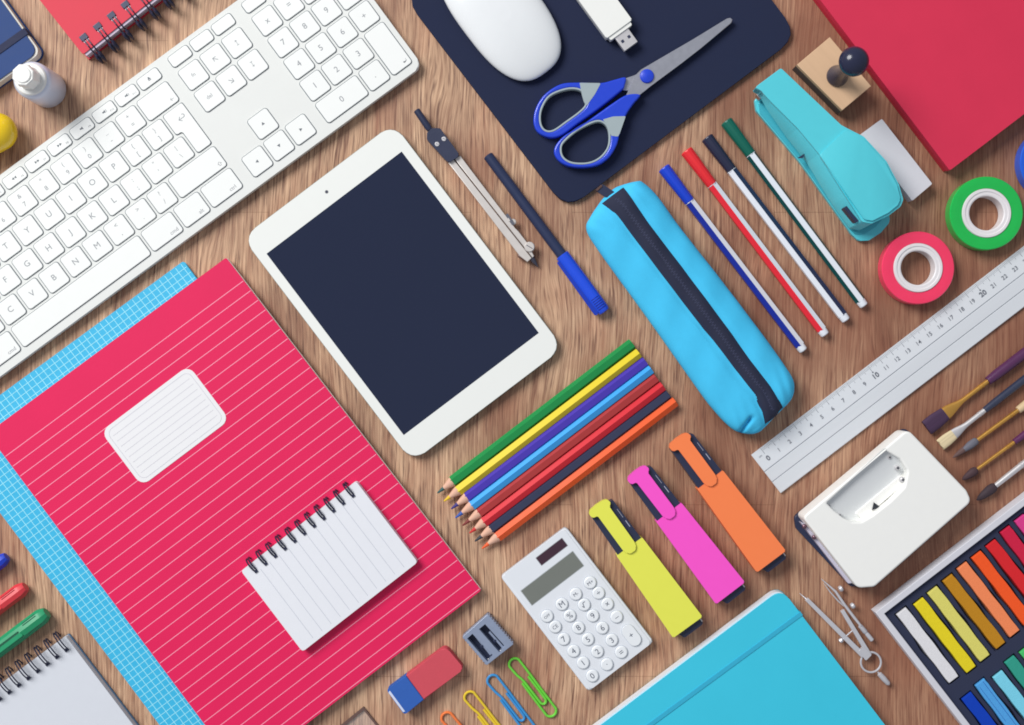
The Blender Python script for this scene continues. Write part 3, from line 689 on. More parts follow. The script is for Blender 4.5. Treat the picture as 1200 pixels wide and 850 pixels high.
# ------------------------------------------------------------------ tape rolls
def tape(px, py, R, col, name, label):
    t = T('tape_roll', label, 'tape', px, py, random.uniform(0, 90), z=18, group='coloured rolls of sticky tape')
    m = MB(); tm = M('tape_%s' % name, col, .3, var=.1, vscale=60, coat=.35, sss=.1); n = 96
    prof = [(R-.8, .4), (R, 1.2), (R, 17), (R-.9, 18), (R*.86, 18.1), (29.2, 17.8), (29.2, .4)]
    m.rings([[(r*math.cos(2*PI*i/n), r*math.sin(2*PI*i/n), z) for i in range(n)] for r, z in prof], tm, closed=True); t.part('tape', m)
    m = MB(); wc = M('tape_core_plastic', (228,224,226), .4, var=.03)
    prof = [(20.2,.3),(29,.3),(29,17.5),(28.2,18.9),(25.5,18.9),(24.8,17.9),(21.6,17.9),(20.2,17.2)]
    m.rings([[(r*math.cos(2*PI*i/n), r*math.sin(2*PI*i/n), z) for i in range(n)] for r, z in prof], wc, closed=True); t.part('core', m)
tape(1156.2, 250, 43, (22,184,78), 'green', 'roll of green sticky tape with a white core')
tape(1076, 314, 42.6, (250,58,100), 'pink_red', 'roll of pink-red sticky tape with a white core, beside the stapler')
tape(1238.5, 190.5, 43, (24,92,214), 'blue', 'edge of a blue tape roll cut by the right edge above the green tape')

# ------------------------------------------------------------------ ruler
t = T('ruler', 'long pale aluminium ruler with centimetre marks', 'ruler', 880.6, 533.4, 37.45, z=3)
ru = M('ruler_aluminium', (214,218,223), .5, 0, var=.03, vscale=80, stretch=(.1,2,1)); rul = M('ruler_groove', (150,154,162), .6); ink = M('ruler_ink', (112,116,126), .7)
m = MB(); prof = [(0,.2),(0,1.4),(-24.2,3.6),(-24.6,2.9),(-25.4,2.9),(-25.8,3.6),(-39.2,3.6),(-39.6,2.9),(-40.3,2.9),(-40.7,3.6),(-55.8,3.6),(-56.4,3.2),(-56.4,.2)]
m.rings([[(x, y, z) for y, z in prof] for x in (0, 500)], ru)
m.line((.3,-25), (499.5,-25), .9, 2.95, rul); m.line((.3,-39.95), (499.5,-39.95), .7, 2.95, rul)
def rz(y): return 1.4+2.2*(-y)/24.2+.12
def tick(x, l, w=.45):
    b_ = bmesh.new(); b_.faces.new([b_.verts.new(v_) for v_ in ((x-w/2,-l,rz(-l)),(x+w/2,-l,rz(-l)),(x+w/2,-.6,rz(-.6)),(x-w/2,-.6,rz(-.6)))]); m._merge(b_, ink)
for i in range(301):
    x = 13.4+i*1.585; tick(x, 8.5 if i % 10 == 0 else 6.8 if i % 5 == 0 else 4.6, .5 if i % 10 == 0 else .32)
t.part('body', m)
m = MB()
for i in range(0, 30):
    x = 13.4+i*15.85; b10 = i % 10 == 0
    m.text(str(i), x, -14.8, rz(-14.8)+.5, 8.6 if b10 else 7.2, ink, thick=.22 if b10 else .02)
    if b10 and i: m.prism(circ(x, -9.6, .9, 10), rz(-10), rz(-10)+.35, ink)
m.text('cm', 7.5, -7.6, rz(-8)+.4, 3.6, ink)
t.part('numerals', m)

# ------------------------------------------------------------------ paintbrushes
def brush(tip, fer, hand, end, bw, fw, hw, bcol, fmat, hcol, names, label, pointed=False, flatz=.55):
    t = two('paintbrush', label, 'paintbrush', tip, end, 6, group='paintbrushes fanned at the right edge')
    d = lambda p: math.hypot(p[0]-tip[0], p[1]-tip[1]); a, b_, e = d(fer), d(hand), t.len
    z = 6; bmat = M('bristle_'+names[0], bcol, .75, var=.3, vscale=900, stretch=(.05,1,1), bump=.6, bscale=1500)
    m = MB()
    if pointed: m.rev((0,0,z-1), (a,0,z), [(0,.6),(a*.12,bw*.24),(a*.35,bw*.38),(a*.7,bw*.5),(a*.92,bw*.45),(a+1,fw*.45)], bmat, 16, flat=.8)
    else:
        rg = []
        for x, w in ((0,.96),(1,1.0),(a*.5,1.02),(a+1,.86)): rg.append([(x+(random.uniform(-.8,.8) if x < .5 else 0), bw/2*w*math.cos(2*PI*i/20)**1 if False else bw/2*w*math.copysign(abs(math.cos(2*PI*i/20))**.5, math.cos(2*PI*i/20)), z+bw*.17*math.copysign(abs(math.sin(2*PI*i/20))**.8, math.sin(2*PI*i/20))) for i in range(20)])
        m.rings(rg, bmat)
    br_ = t.part('bristles', m)
    if names[1] == 'beige':
        m = MB(); m.rev((a*.45,0,z), (a,0,z), [(0,bw*.35),(a*.25,bw*.53),(a*.5,bw*.5),(a*.56,fw*.5)], M('bristle_grey_base', (104,104,116), .7, var=.25, vscale=900, stretch=(.05,1,1)), 16, flat=.9); t.part('grey_hair_base', m, parent=br_)
    rg = []
    for u in range(11):
        f = u/10; x = a+(b_-a)*f; w0 = (bw*.86 if not pointed else fw*.9); s_ = min(1, f*2.2); s_ = s_*s_*(3-2*s_); w = w0*(1-s_)+fw*s_; hz = (w*.36 if not pointed else w)*(1-s_)+fw*s_
        rg.append([(x, w/2*math.cos(2*PI*i/20), z+hz/2*math.sin(2*PI*i/20)) for i in range(20)])
    m = MB(); m.rings(rg, fmat)
    for f in (.80, .86): m.rev((a+(b_-a)*f,0,z), (b_+100,0,z), [(0,fw/2),(.4,fw/2+.5),(1.2,fw/2+.5),(1.6,fw/2)], fmat, 20)
    t.part('ferrule', m)
    m = MB(); m.rev((b_-1,0,z), (e+99,0,z), [(0,fw/2-.2),(.6,hw*.42),(14,hw*.5),(e-b_,hw*.52),(e-b_+60,hw*.34),(e-b_+120,1)], M('handle_'+names[1], hcol, .28, var=.06, coat=.3), 24); t.part('handle', m)
purple = (84,40,82)
brush((1086,501.5),(1106,484.5),(1157.5,446),(1200,414.5),19,5.6,12,(66,42,72),gold,purple,('plum','plum'),'flat paintbrush with plum bristles, gold ferrule and plum handle, topmost of the brushes')
brush((1102,521.5),(1117,510),(1154.5,481),(1200,445),14.5,6,9,(222,204,164),steel,(50,56,78),('cream','slate'),'flat paintbrush with cream bristles, silver ferrule and dark slate handle')
brush((1117,536.5),(1147,519),(1194,481.5),(1212,467),9,5.2,10.5,(98,74,72),gold,(216,190,150),('brown','beige'),'pointed brown paintbrush with a gold ferrule and beige handle',True)
brush((1128,562.5),(1145,550.6),(1189,518),(1206,505.5),10.5,4.4,8.5,(72,50,56),gold,(92,40,84),('dark_brown','wine'),'small paintbrush with dark bristles, thin gold ferrule and wine handle',True)
brush((1145,586.5),(1166,569),(1203,540),(1220,527),12,7,9,(60,46,54),steel,(52,58,78),('black_brown','slate'),'paintbrush with dark bristles and silver ferrule, lowest of the brushes beside the pastel box',True)

# ------------------------------------------------------------------ hole punch
t = T('hole_punch', 'white two-hole punch with a dark base near the pastel box', 'hole punch', 1035, 595, 38, z=38)
hw_ = M('punch_white_plastic', (243,243,239), .4, var=.015, bump=.03)
pts = [(1063,502),(935,607),(1004,688),(1026,685),(1136,587),(1130,572)]
body = roundp(t.P([(1064,503),(940.5,606.5),(1005.5,689.5),(1025,688),(1139,588),(1133,575)]), [9,6,10,10,14,12], 6)
rec = t.P([(1037,527.5),(1055,538),(1064,552),(1060,571),(1043,588),(1022,604.5),(1009,612),(998,612),(988,607),(978,599),(969,590)])
rec = roundp(rec, [1.5,5,8,8,5,5,6,6,4,3,1.5], 3)
m = MB(); m.curve([body, rec], 6, 38, hw_, bev=2.4, res=4); t.part('cover', m, sharp=50)
bp = roundp(t.P([(1060,500.5),(930.5,605.5),(932.5,619),(996,687),(1024,688),(1136,590),(1128,573)], 5), 8, 5)
m = MB(); m.prism([tuple(Vector(p)) for p in bp], .3, 5.6, navy, bev=1); t.part('base', m)
m = MB(); rr_ = [tuple(Vector(p)) for p in outset(rec, 1.2)]
c1 = t.L(1015, 570)
def recz(x, y): # sloping floor of the thumb recess, rises towards the upper-left edge
    return 13+max(0, min(1, (y-(-8))/40))*17
m.prism(rr_, 9.5, recz, M('punch_recess_plastic', (226,229,230), .35, var=.015)); rf = t.part('recess_floor', m)
m = MB(); a, b_ = t.L(1001, 606, 28), t.L(1061, 556, 28)
m.prism(roundp(t.P([(1003,602),(1058,556),(1061,566),(1012,609)], 26), 1.5), 12, 25, hw_, bev=1.2)
c = t.L(1028, 593.5, 25); 
q = t.P([(1023.5,598.5),(1025.5,589.5),(1032.5,594.5)], 31); m.prism(q, 22, 26.4, M('punch_arrow_ink', (34,40,48), .6)); t.part('guide_ledge', m)
for i, p in enumerate(((1044,536.5,2.4),(1053.5,549,3),(1060,563,3.6),(973,593.5,1.6),(985.5,604,1.6))):
    m = MB(); c = t.L(p[0], p[1], 36); m.rev((*c, 25), (*c, 50), [(0,p[2]),(6,p[2]),(7,p[2]*.7)], steel, 16); m.prism(circ(*c, p[2]*.5, 10), 31, 32.3, M('punch_shadow_metal', (96,98,104), .5, .5)); t.part('pivot_pin', m)
sid = M('punch_side_metal', (214,210,228), .35, .3)
m = MB(); m.prism(roundp(t.P([(937,611),(943,614),(1001,683),(994,684)], 16), 1), 5.7, 16, sid, bev=.5); t.part('side_plate', m)
for p in ((943.5,617.5),(955,630)):
    m = MB(); c = t.L(p[0], p[1], 22); m.ball((c[0], c[1], 19), 3, M('punch_rivet', (120,92,104), .3, .6), .7, 14); t.part('rivet', m)

# ------------------------------------------------------------------ pastel box and pastels
t = T('pastel_box', 'pale tray lined with navy foam holding soft pastels, lower right corner', 'box', 1026, 718, 37.6, z=20)
rim = M('tray_rim_card', (212,212,220), .5, var=.04)
L1, L2 = 330, 300
m = MB()
out = [(0,0),(L1,0),(L1,-L2),(0,-L2)]; inn = [(7.5,-7.5),(L1-7.5,-7.5),(L1-7.5,-L2+7.5),(7.5,-L2+7.5)]
m.curve([out, inn], .5, 20, rim, bev=.8); t.part('rim', m)
m = MB(); m.box(L1/2, -L2/2, L1-4, L2-4, .2, 2.5, rim); t.part('bottom', m)
cols = [(226,225,228),(232,212,42),(222,214,112),(192,134,36),(246,140,92),(250,92,42),(218,44,50),(208,38,72),(220,66,140),(150,60,150),(90,60,150)]
nm = ['white','bright yellow','pale yellow','ochre','peach','orange','red','crimson','magenta pink','violet','purple']
cols2 = [(20,66,184),(84,164,228),(126,212,236),(54,158,138),(78,196,110),(120,200,60),(60,120,50)]
nm2 = ['dark blue','light blue','pale aqua','teal','green','lime','olive green']
pa = []
for i, c in enumerate(cols):
    st = [(1056.5,717.5),(1076.5,706),(1093,692.5),(1110.5,678.5),(1127.5,664),(1144.5,651),(1161.5,637.5),(1178,621.5),(1195,608)]
    p = t.L(*st[i]) if i < 9 else (t.L(*st[8])[0]+21.9*(i-8), t.L(*st[8])[1])
    pa.append((p[0]+1.2, p[1], c, nm[i], 'front row'))
for i, c in enumerate(cols2):
    st = [(1133,817),(1148.5,801),(1169.5,791.5),(1183.5,774),(1201,762)]
    p = t.L(*st[i]) if i < 5 else (t.L(*st[4])[0]+21.9*(i-4), t.L(*st[4])[1]-1)
    pa.append((p[0]+1, p[1], c, nm2[i], 'second row'))
# foam with wavy slots
loops = [rrect(L1/2, -L2/2, L1-15.4, L2-15.4)]
for (x, y, c, n_, r_) in pa:
    ph = random.uniform(0, 6); w = 8.4; ys = [y+1.5-106*i/24 for i in range(25)]
    bulge = lambda yy: 1.5*math.exp(-((yy-(y-52))/12)**2)
    loops.append([(x-w-.5*math.sin(yy*.13+ph)-bulge(yy), yy) for yy in ys]+[(x+w+.5*math.sin(yy*.11+ph)+bulge(yy), yy) for yy in ys[::-1]])
m = MB(); m.curve(loops, 3, 14.5, M('navy_foam', (40,47,74), .85, var=.08, bump=.4, bscale=1800), bev=.3, res=0); m.box(L1/2, -L2/2, L1-15.5, L2-15.5, 2.55, 2.95, MATS['navy_foam']); t.part('foam_insert', m, sharp=20)
tray = t
for (x, y, c, n_, r_) in pa:
    wx = tray.ox+(x*math.cos(tray.ang)-y*math.sin(tray.ang))*tray.k; wy = tray.oy+(x*math.sin(tray.ang)+y*math.cos(tray.ang))*tray.k
    pxx, pyy = CX+wx/((D-17)/D), CY-wy/((D-17)/D)
    q = T('pastel_stick', '%s soft pastel stick in the %s of the tray' % (n_, {'front row':'upper row','second row':'lower row'}[r_]), 'pastel', pxx, pyy, 37.6+random.uniform(-.7,.7), z=17, base=3, group='soft pastels in the tray')
    ysx = [-.5-101*i/16 for i in range(17)]; wv = random.uniform(0, 6)
    P_ = [(-6.9+.25*math.sin(a*.2+wv), a) for a in ysx]+[(6.9+.25*math.sin(a*.17+wv), a) for a in ysx[::-1]]
    m = MB(); m.prism(roundp(P_, 0) if False else P_, 3.2, 16.5, M('pastel_'+n_.replace(' ', '_'), c, .9, var=.07, vscale=500, bump=.5, bscale=2200, spec=.15), bev=.9, seg=2); q.part('chalk', m)
    if n_ == 'light blue':
        mm = MB(); mm.box(3.5, -50, .6, 96, 16.55, 16.65, M('pastel_scratch', (40,96,170), .9)); mm.box(-3.5, -30, .4, 50, 16.55, 16.65, MATS['pastel_scratch']); q.part('scratches', mm)

# ------------------------------------------------------------------ bow compass
t = T('bow_compass', 'small silver bow compass with open legs beside the turquoise notebook', 'compass', 1020.8, 776.4, 0, z=8)
cm = M('bow_compass_nickel', (206,206,212), .3, .3, var=.06, vscale=300)
def bar(name, p, q, w0, w1, z0, z1, parent=None):
    a = Vector(t.L(*p)); b_ = Vector(t.L(*q)); d = (b_-a).normalized(); n_ = Vector((-d.y, d.x)); m = MB()
    m.prism([tuple(a-n_*w0/2), tuple(b_-n_*w1/2), tuple(b_+n_*w1/2), tuple(a+n_*w0/2)], z0, z1, cm, bev=.7); return t.part(name, m, parent=parent)
l1 = bar('leg', (945.5,702.5), (1012,769), 4.6, 6.4, 4, 9.5)
l2 = bar('leg', (987,715.5), (1019,768), 4.6, 5.6, 4, 9.5)
def rod(name, p, q, z0, z1, r0, r1, parent=None, n=10):
    m = MB(); a = t.L(*p); b_ = t.L(*q); m.tube([(*a, z0), (*b_, z1)], [r0, r1], cm, n); return t.part(name, m, parent=parent)
rod('needle', (938.5,696.5), (947,704), 2, 6.5, .3, 1.2, l1)
m = MB(); P_ = [t.L(*p) for p in ((963,679),(971,686),(979.4,693.5),(990,709.4),(1000.5,723.5),(1008,733))]; m.tube([(x, y, 5+6*i/5) for i, (x, y) in enumerate(P_)], [.4,.9,1.5,1.7,1.7,1.5], cm, 10); t.part('pen_arm', m)
m = MB(); P_ = [t.L(*p) for p in ((966,684),(974,695),(983,705),(990,711))]; m.tube([(x, y, 5) for x, y in P_], [.3,.8,1,1], cm, 8); t.part('pen_blade', m)
m = MB(); a = t.L(1007,732.5); b_ = t.L(1022.5,751); m.rev((*a, 9), (*b_, 8), [(0,1.6),(1,2.6),(10,3.1),(12,2.1),(14,2.6),(23,2.6),(24,1.6)], cm, 18); t.part('extension_sleeve', m)
for p in ((983,691.5),(997,711.5)):
    m = MB(); a = t.L(*p); b_ = t.L(p[0]+3, p[1]-2); m.rev((*a, 8), (*b_, 8), [(0,1.4),(1,3.6),(4,3.6),(5,2.4)], cm, 14); t.part('adjusting_nut', m)
m = MB(); n_ = 40; m.tube([(11.8*math.cos(2*PI*i/n_), 11.8*math.sin(2*PI*i/n_), 7) for i in range(n_)], 1.25, cm, 8, closed=True); t.part('spring_ring', m)
m = MB(); a = t.L(1029,788); b_ = t.L(1043,803.5); m.rev((*a, 6), (*b_, 6), [(0,1),(2,1.2),(3,3),(10,3.4),(18,3),(20,1.6),(20.8,.6)], cm, 16); t.part('grip', m)
rod('cross_screw', (984,752.5), (999,739.5), 7, 7, .8, .8)
m = MB(); a = t.L(984,752.5); b_ = t.L(989,748); m.rev((*a, 7), (*b_, 7), [(0,1.6),(.8,2.8),(4,2.8),(4.8,1.6)], cm, 14); t.part('screw_wheel', m)
m = MB(); m.prism(roundp(t.P([(1006,763),(1011,757),(1021,767),(1014,774)]), 1), 6, 10.6, cm, bev=.6); t.part('hinge_block', m)

# ------------------------------------------------------------------ turquoise notebook
t = T('cover_notebook', 'turquoise hardback notebook with a matching elastic band at the bottom edge', 'notebook', 914, 690, 37, z=18)
tc_ = M('turquoise_cover', (56,198,226), .5, var=.04, vscale=30, bump=.2, bscale=1600); tb = M('turquoise_elastic', (46,172,206), .7, bump=.3)
v1 = Vector(t.L(1028.5,850)); v2 = Vector(t.L(702,850))
Lw = 260; Lh = 330
cv = roundp([(0,0),(0+7,-Lh),(-Lw,-Lh),(-Lw,-1)], [14,8,8,0.1], 6)
cv = roundp([(1.5,-1.5),(2.5,-Lh),(-300,-Lh),(-300,-1.5)], [15,8,8,2], 6)
m = MB(); m.prism(cv, 16, 18, tc_, bev=.7); t.part('cover', m)
m = MB(); m.prism([(x*.996-.8, y+2.2) for x, y in cv], 2.6, 15.9, M('notebook_page_edges', (226,230,236), .8, var=.08, vscale=900)); t.part('pages', m)
m = MB(); m.prism([(x, y+1.5) for x, y in cv], .3, 2.5, tc_, bev=.4); t.part('back_cover', m)
m = MB(); a = t.L(933.5,723.2); b_ = t.L(761,850); yy = (a[1]+b_[1])/2; dy = (b_[1]-a[1])/(b_[0]-a[0])
m.prism([(2.9, a[1]+2.6+dy*(2.9-a[0])), (-290, a[1]+2.6+dy*(-290-a[0])), (-290, a[1]-2.6+dy*(-290-a[0])), (2.9, a[1]-2.6+dy*(2.9-a[0]))], 1.5, 18.9, tb, bev=.4); t.part('elastic_band', m)

# ------------------------------------------------------------------ highlighters
def highlighter(p, q, col, name, label):
    t = two('highlighter', label, 'highlighter', p, q, 27, group='three flat highlighters in a row'); Ln = t.len
    hm = M('highlighter_'+name, col, .42, var=.02, bump=.03)
    m = MB(); P_ = roundp([(60,-18.4),(60,18.6),(Ln,21.4),(Ln,-21.2)], 1.6); m.prism(P_, 2, 27, hm, bev=2.6, seg=4, bot=2.2); t.part('body', m)
    m = MB(); m.prism(roundp([(4,-15.6),(4,16.4),(62,17.2),(62,-16.8)], 2), 4, 24, navy, bev=2, seg=3, bot=1.5); cp = t.part('cap', m)
    m = MB(); cl = [(-2,-12.5),(-3,-3),(-2.6,6),(-.5,12),(6,12.6),(7,8.6)]+[(58,8.2)]+[(65,6.4),(68,0),(65,-6.4)]+[(58,-8.6),(8.5,-8.9),(7,-15.6),(1,-15.8)]
    m.prism(roundp(cl, [3,4,4,4,2,1.5,2,4,5,4,2,1,2.5,3], 4), 19, 29.4, hm, bev=1.6, seg=3); t.part('clip', m, parent=cp)
    m = MB(); m.box(37, 14.4, 9, .9, 24.02, 24.12, M('highlighter_print', (170,174,190), .5)); m.box(22, 14.2, 12, .5, 24.02, 24.12, MATS['highlighter_print']); t.part('cap_print', m, parent=cp)
    m = MB(); m.prism(roundp([(Ln-2,-14.5),(Ln-2,18.5),(Ln+9,17.5),(Ln+9.5,-10.5)], 2), 4, 20, navy, bev=1.2); m.box(Ln+4, 17.9, 4, 1.2, 19, 20.3, steel); t.part('end_plug', m)
highlighter((702.5,592.5),(806,735.5),(230,232,86),'yellow','neon yellow highlighter next to the calculator')
highlighter((747.5,553),(856,695.5),(255,84,204),'pink','neon pink highlighter between the yellow and orange ones')
highlighter((796.5,514.5),(904,658.5),(255,132,76),'orange','neon orange highlighter nearest the ruler')

# ------------------------------------------------------------------ calculator
t = T('calculator', 'small white calculator with round buttons and a grey display', 'calculator', 676.3, 714.2, 37.4, z=13)
cw = M('calculator_white', (226,230,236), .36, var=.015, bump=.03)
m = MB(); m.box(0, 0, 96.5, 170, .8, 11, M('calculator_base_plastic', (200,205,212), .4), r=4, bev=.8, bot=1.5); t.part('base', m)
m = MB(); m.box(0, 0, 90, 169, 10.6, 13, cw, r=3.5, bev=.8, seg=3)
m.box(0, 0, 95.4, 169.4, 9.5, 12.0, cw, r=4, bev=1); t.part('face_plate', m)
m = MB(); c = t.L(646.6,646.8); m.box(*c, 38, 10.6, 12.6, 13.06, M('solar_cell', (66,42,56), .18, var=.1), r=.5); m.box(*c, 39.4, 12, 12.5, 13.03, M('solar_frame', (150,150,156), .4), r=.8); t.part('solar_panel', m)
m = MB(); c = t.L(647.3,677.9); m.box(*c, 77.6, 22.6, 12.5, 13.03, M('display_frame', (176,182,186), .4), r=1); m.box(*c, 76, 21, 12.5, 13.1, M('lcd_glass', (118,122,116), .15, var=.04)); t.part('display', m)
bt = [('M+',470,320),('M-',405,372),('M',342,418),('OFF',275,472),('÷',508,367),('√',443,420),('%',378,470),('CE',312,520),('×',548,417),('9',482,470),('8',417,524),('7',350,576),
      ('–',590,475),('6',525,525),('5',460,577),('4',395,630),('3',568,580),('2',503,632),('1',438,683),('=',611,635),('·',546,690),('0',480,742)]
btm = M('calculator_button', (234,238,242), .32, var=.01, coat=.1); bti = M('calculator_print', (74,82,100), .6)
btr = M('calculator_button_groove', (190,196,206), .5)
for s_, x, y in bt+[('+',656,558)]:
    c = t.L(570+x/3.864, 600+y/3.864); m = MB()
    if s_ == '+':
        m.prism(rrect(*c, 16.5, 28.5, 8.2, 8), 12, 13.08, btr); m.prism(rrect(*c, 15.2, 27.2, 7.6, 8), 12, 15.2, btm, bev=1.2, seg=3); c = (c[0], c[1])
    else:
        m.rev((*c, 12), (*c, 30), [(0,8.1),(1.08,8.1)], btr, 28); m.rev((*c, 12), (*c, 30), [(0,7.4),(2,7.4),(2.8,6.9),(3.2,6)], btm, 28)
    if s_ == '√':
        for (pa_, pb_) in (((-3,.2),(-1.8,-2.6)),((-1.8,-2.6),(-.2,2.9)),((-.2,2.9),(3,2.9))): m.line((c[0]+pa_[0], c[1]+pa_[1]), (c[0]+pb_[0], c[1]+pb_[1]), .8, 15.3, bti)
    else: m.text(s_, c[0], c[1], 15.3, 9.5 if len(s_) == 1 else 6 if len(s_) == 2 else 4.6, bti, thick=0)
    t.part('button', m)

# ------------------------------------------------------------------ sharpener
t = T('pencil_sharpener', 'silver metal double pencil sharpener below the pink notebook', 'sharpener', 571.8, 750.3, -48.5, z=18)
sm = M('sharpener_metal', (146,158,182), .36, .2, var=.1, vscale=300); sd = M('sharpener_hollow', (44,52,78), .4, .3)
c0 = t.P([(571.6,720),(541.8,746.5),(570.4,780),(602,755)])
hol = []
def pr(x, y): return t.L(530+x/10.62, 710+y/10.62)
w1_ = [pr(*p) for p in ((188,410),(250,352),(505,618),(440,700))]; w2_ = [pr(*p) for p in ((335,292),(408,232),(650,500),(585,582))]
m = MB(); m.curve([roundp(c0, 1), w1_, w2_], 5, 18, sm, bev=.5, res=1); t.part('frame', m)
m = MB(); m.prism([tuple(Vector(p)*.99) for p in c0], .3, 6, sd); t.part('block', m)
m = MB(); q0, q1 = Vector(c0[0]), Vector(c0[3]); e0, e1 = Vector(c0[1]), Vector(c0[2])
for i in range(12):
    for (u0, u1) in ((q0, q1), (e0, e1)):
        p = u0+(u1-u0)*((i+.7)/12.4); m.rev((p.x, p.y, 2), (p.x, p.y, 30), [(0,1.1),(14.6,1.1),(15,.6)], sm, 8)
t.part('grip_ridges', m)
for (a, b_) in (((300,380),(490,610)), ((470,330),(640,520))):
    p, q = Vector(pr(*a)), Vector(pr(*b_)); d = (q-p).normalized(); n_ = Vector((-d.y, d.x)); m = MB()
    m.prism([tuple(p-n_*2.2), tuple(q-n_*2.6), tuple(q+n_*.2), tuple(p+n_*.2)], 10, 14.5, sm, bev=.3)
    m.rev((*((p+q)/2-n_*3.4), 10), (*((p+q)/2-n_*3.4), 30), [(0,2.2),(4.4,2.2),(5,1.5)], sd, 14); t.part('blade', m)
m = MB()
for p in ((450,668),(512,655),(600,560),(655,548)): c = pr(*p); m.ball((c[0], c[1], 16.5), 1.2, silver, 1, 10)
t.part('rivets', m)

# ------------------------------------------------------------------ eraser (red and blue)
t = T('ink_eraser', 'two-tone eraser, red one end and blue the other, below the pink notebook', 'eraser', 497, 797, 36.5, z=17)
er = roundp(t.P([(453,809),(522,757.5),(544,784),(474,838)]), [3,8,5,3], 5)
bx = t.L(485.5,805)[0]
ry = 17
def clip(poly, xcut, side):
    out = []
    for i in range(len(poly)):
        a, b_ = poly[i-1], poly[i]; ia = (a[0]-xcut)*side >= 0; ib = (b_[0]-xcut)*side >= 0
        if ia != ib: u = (xcut-a[0])/(b_[0]-a[0]); out.append((xcut, a[1]+(b_[1]-a[1])*u))
        if ib: out.append(b_)
    return out
m = MB(); m.prism(clip(er, bx+.02, 1), .3, 17, M('eraser_red', (204,74,88), .75, var=.06, bump=.3), bev=1.3, seg=3); t.part('red_half', m)
m = MB(); m.prism(clip(er, bx-.02, -1), .3, 17, M('eraser_blue', (40,92,176), .75, var=.06, bump=.3), bev=1.0, seg=3); bh = t.part('blue_half', m)
xl = min(p[0] for p in er); ys_ = [p[1] for p in er if p[0] < xl+10]
m = MB(); m.prism([(xl+.4, min(ys_)+3.5), (xl+3.2, min(ys_)+2.6), (xl+3.2, max(ys_)-2.6), (xl+.4, max(ys_)-3.5)], 15.5, 17.25, M('pale_bevel_edge', (206,216,238), .7), bev=.5); t.part('pale_edge', m, parent=bh)  # pale strip along the bevelled left end

# ------------------------------------------------------------------ paper clips
def paperclip(p, col, name, label, ang):
    t = T('paper_clip', label, 'paper clip', p[0], p[1], ang, z=2, group='coloured paper clips in a row')
    pts = [(31,-6.6),(40,-6.7),(60,-6.8),(76.5,-6.8)]+[(76.5+7*math.cos(a), 7*math.sin(a)) for a in [math.radians(-75+15*i) for i in range(11)]]+[(76.5,6.8),(50,6.8),(25,7.0),(8.5,6.8)]
    pts += [(8.5-7*math.cos(a), 7*math.sin(a)) for a in [math.radians(75-15*i) for i in range(11)]]+[(8.5,-6.8),(20,-6.0),(30,-3.9),(45,-3.6),(60,-3.5)]
    pts += [(62+4.1*math.cos(a), .1+3.6*math.sin(a)) for a in [math.radians(-75+25*i) for i in range(7)]]+[(60,3.8),(45,3.8),(29,3.7)]
    P_ = smooth_open(pts, 3)
    m = MB(); m.tube([(p_.x, p_.y, 1.7) for p_ in P_], 1.6, M('clip_'+name, col, .28, var=.05, coat=.4), 10); t.part('wire', m)
paperclip((598.5,772),(112,214,66),'green','green paper clip beside the calculator',-52.8)
paperclip((573,791.5),(62,150,214),'blue','blue paper clip between the green and yellow ones',-52.8)
paperclip((546,811),(236,204,52),'yellow','yellow paper clip between the blue and orange ones',-52)
paperclip((519,835.5),(250,130,66),'orange','orange paper clip mostly cut by the bottom edge',-51)

# ------------------------------------------------------------------ clear set square
def clear_mat():
    m_ = bpy.data.materials.new('clear_acrylic'); m_.use_nodes = True; N = m_.node_tree.nodes; L = m_.node_tree.links
    b = N['Principled BSDF']; b.inputs['Base Color'].default_value = (.8,.78,.8,1); b.inputs['Roughness'].default_value = .08
    tr = N.new('ShaderNodeBsdfTransparent'); mx = N.new('ShaderNodeMixShader'); mx.inputs[0].default_value = .1
    L.new(tr.outputs[0], mx.inputs[1]); L.new(b.outputs[0], mx.inputs[2]); L.new(mx.outputs[0], N['Material Output'].inputs[0]); return m_
t = T('set_square', 'corner of a clear plastic set square at the bottom edge below the pink notebook', 'set square', 426, 828.5, -45, z=3)
ss = [t.L(426,828.5), t.L(300,931), t.L(560,998)]
m = MB(); m.prism(roundp(ss, 1), .3, 2.6, clear_mat(), bev=.4); t.part('sheet', m)
m = MB(); o_ = [Vector(p) for p in ss]; cc = (o_[0]+o_[1]+o_[2])/3; i_ = []
cin = [tuple(v_+(cc-v_)*.045) for v_ in o_]
m.curve([[tuple(v_) for v_ in o_], cin], .25, 2.8, M('acrylic_dark_edge', (104,80,74), .3), bev=.2); t.part('bevelled_edge', m)

# ------------------------------------------------------------------ markers at the left edge
def marker(tip, col, dark, name, label, R, ln=130, clipz=False):
    t = T('marker_pen', label, 'marker', tip[0], tip[1], 180+37, z=R, group='marker pens at the left edge')
    mm = M('marker_'+name, col, .42, var=.06); md = M('marker_%s_slot' % name, dark, .5)
    m = MB(); m.rev((0,0,R), (ln,0,R), [(0,R*.62),(1,R*.7),(6,R*.94),(8,R),(46,R),(ln,R*.96)], mm, 10, phase=.3); cp = t.part('cap', m, sharp=22)
    m = MB()
    for s_ in (-.62, -.42, .6): m.rev((9,R*s_,R+R*.93*(1-s_*s_)**.5), (30,R*s_,R+R*.93*(1-s_*s_)**.5), [(0,.2),(1,.7),(19,.7),(20,.2)], md, 6)
    t.part('cap_grooves', m, parent=cp)
    m = MB(); m.prism(roundp([(36,R*.05),(ln-20,R*.05),(ln-20,R*.5),(33,R*.5)], 1.5), R*1.6, R*1.99, mm, bev=.5); m.box(66, -R*.12, 60, 2.4, R*1.7, R*2.0, md, r=1); t.part('clip', m, parent=cp)
marker((55,718),(34,150,102),(14,84,60),'green','green marker pen at the left edge above the spiral notebook',10.3)
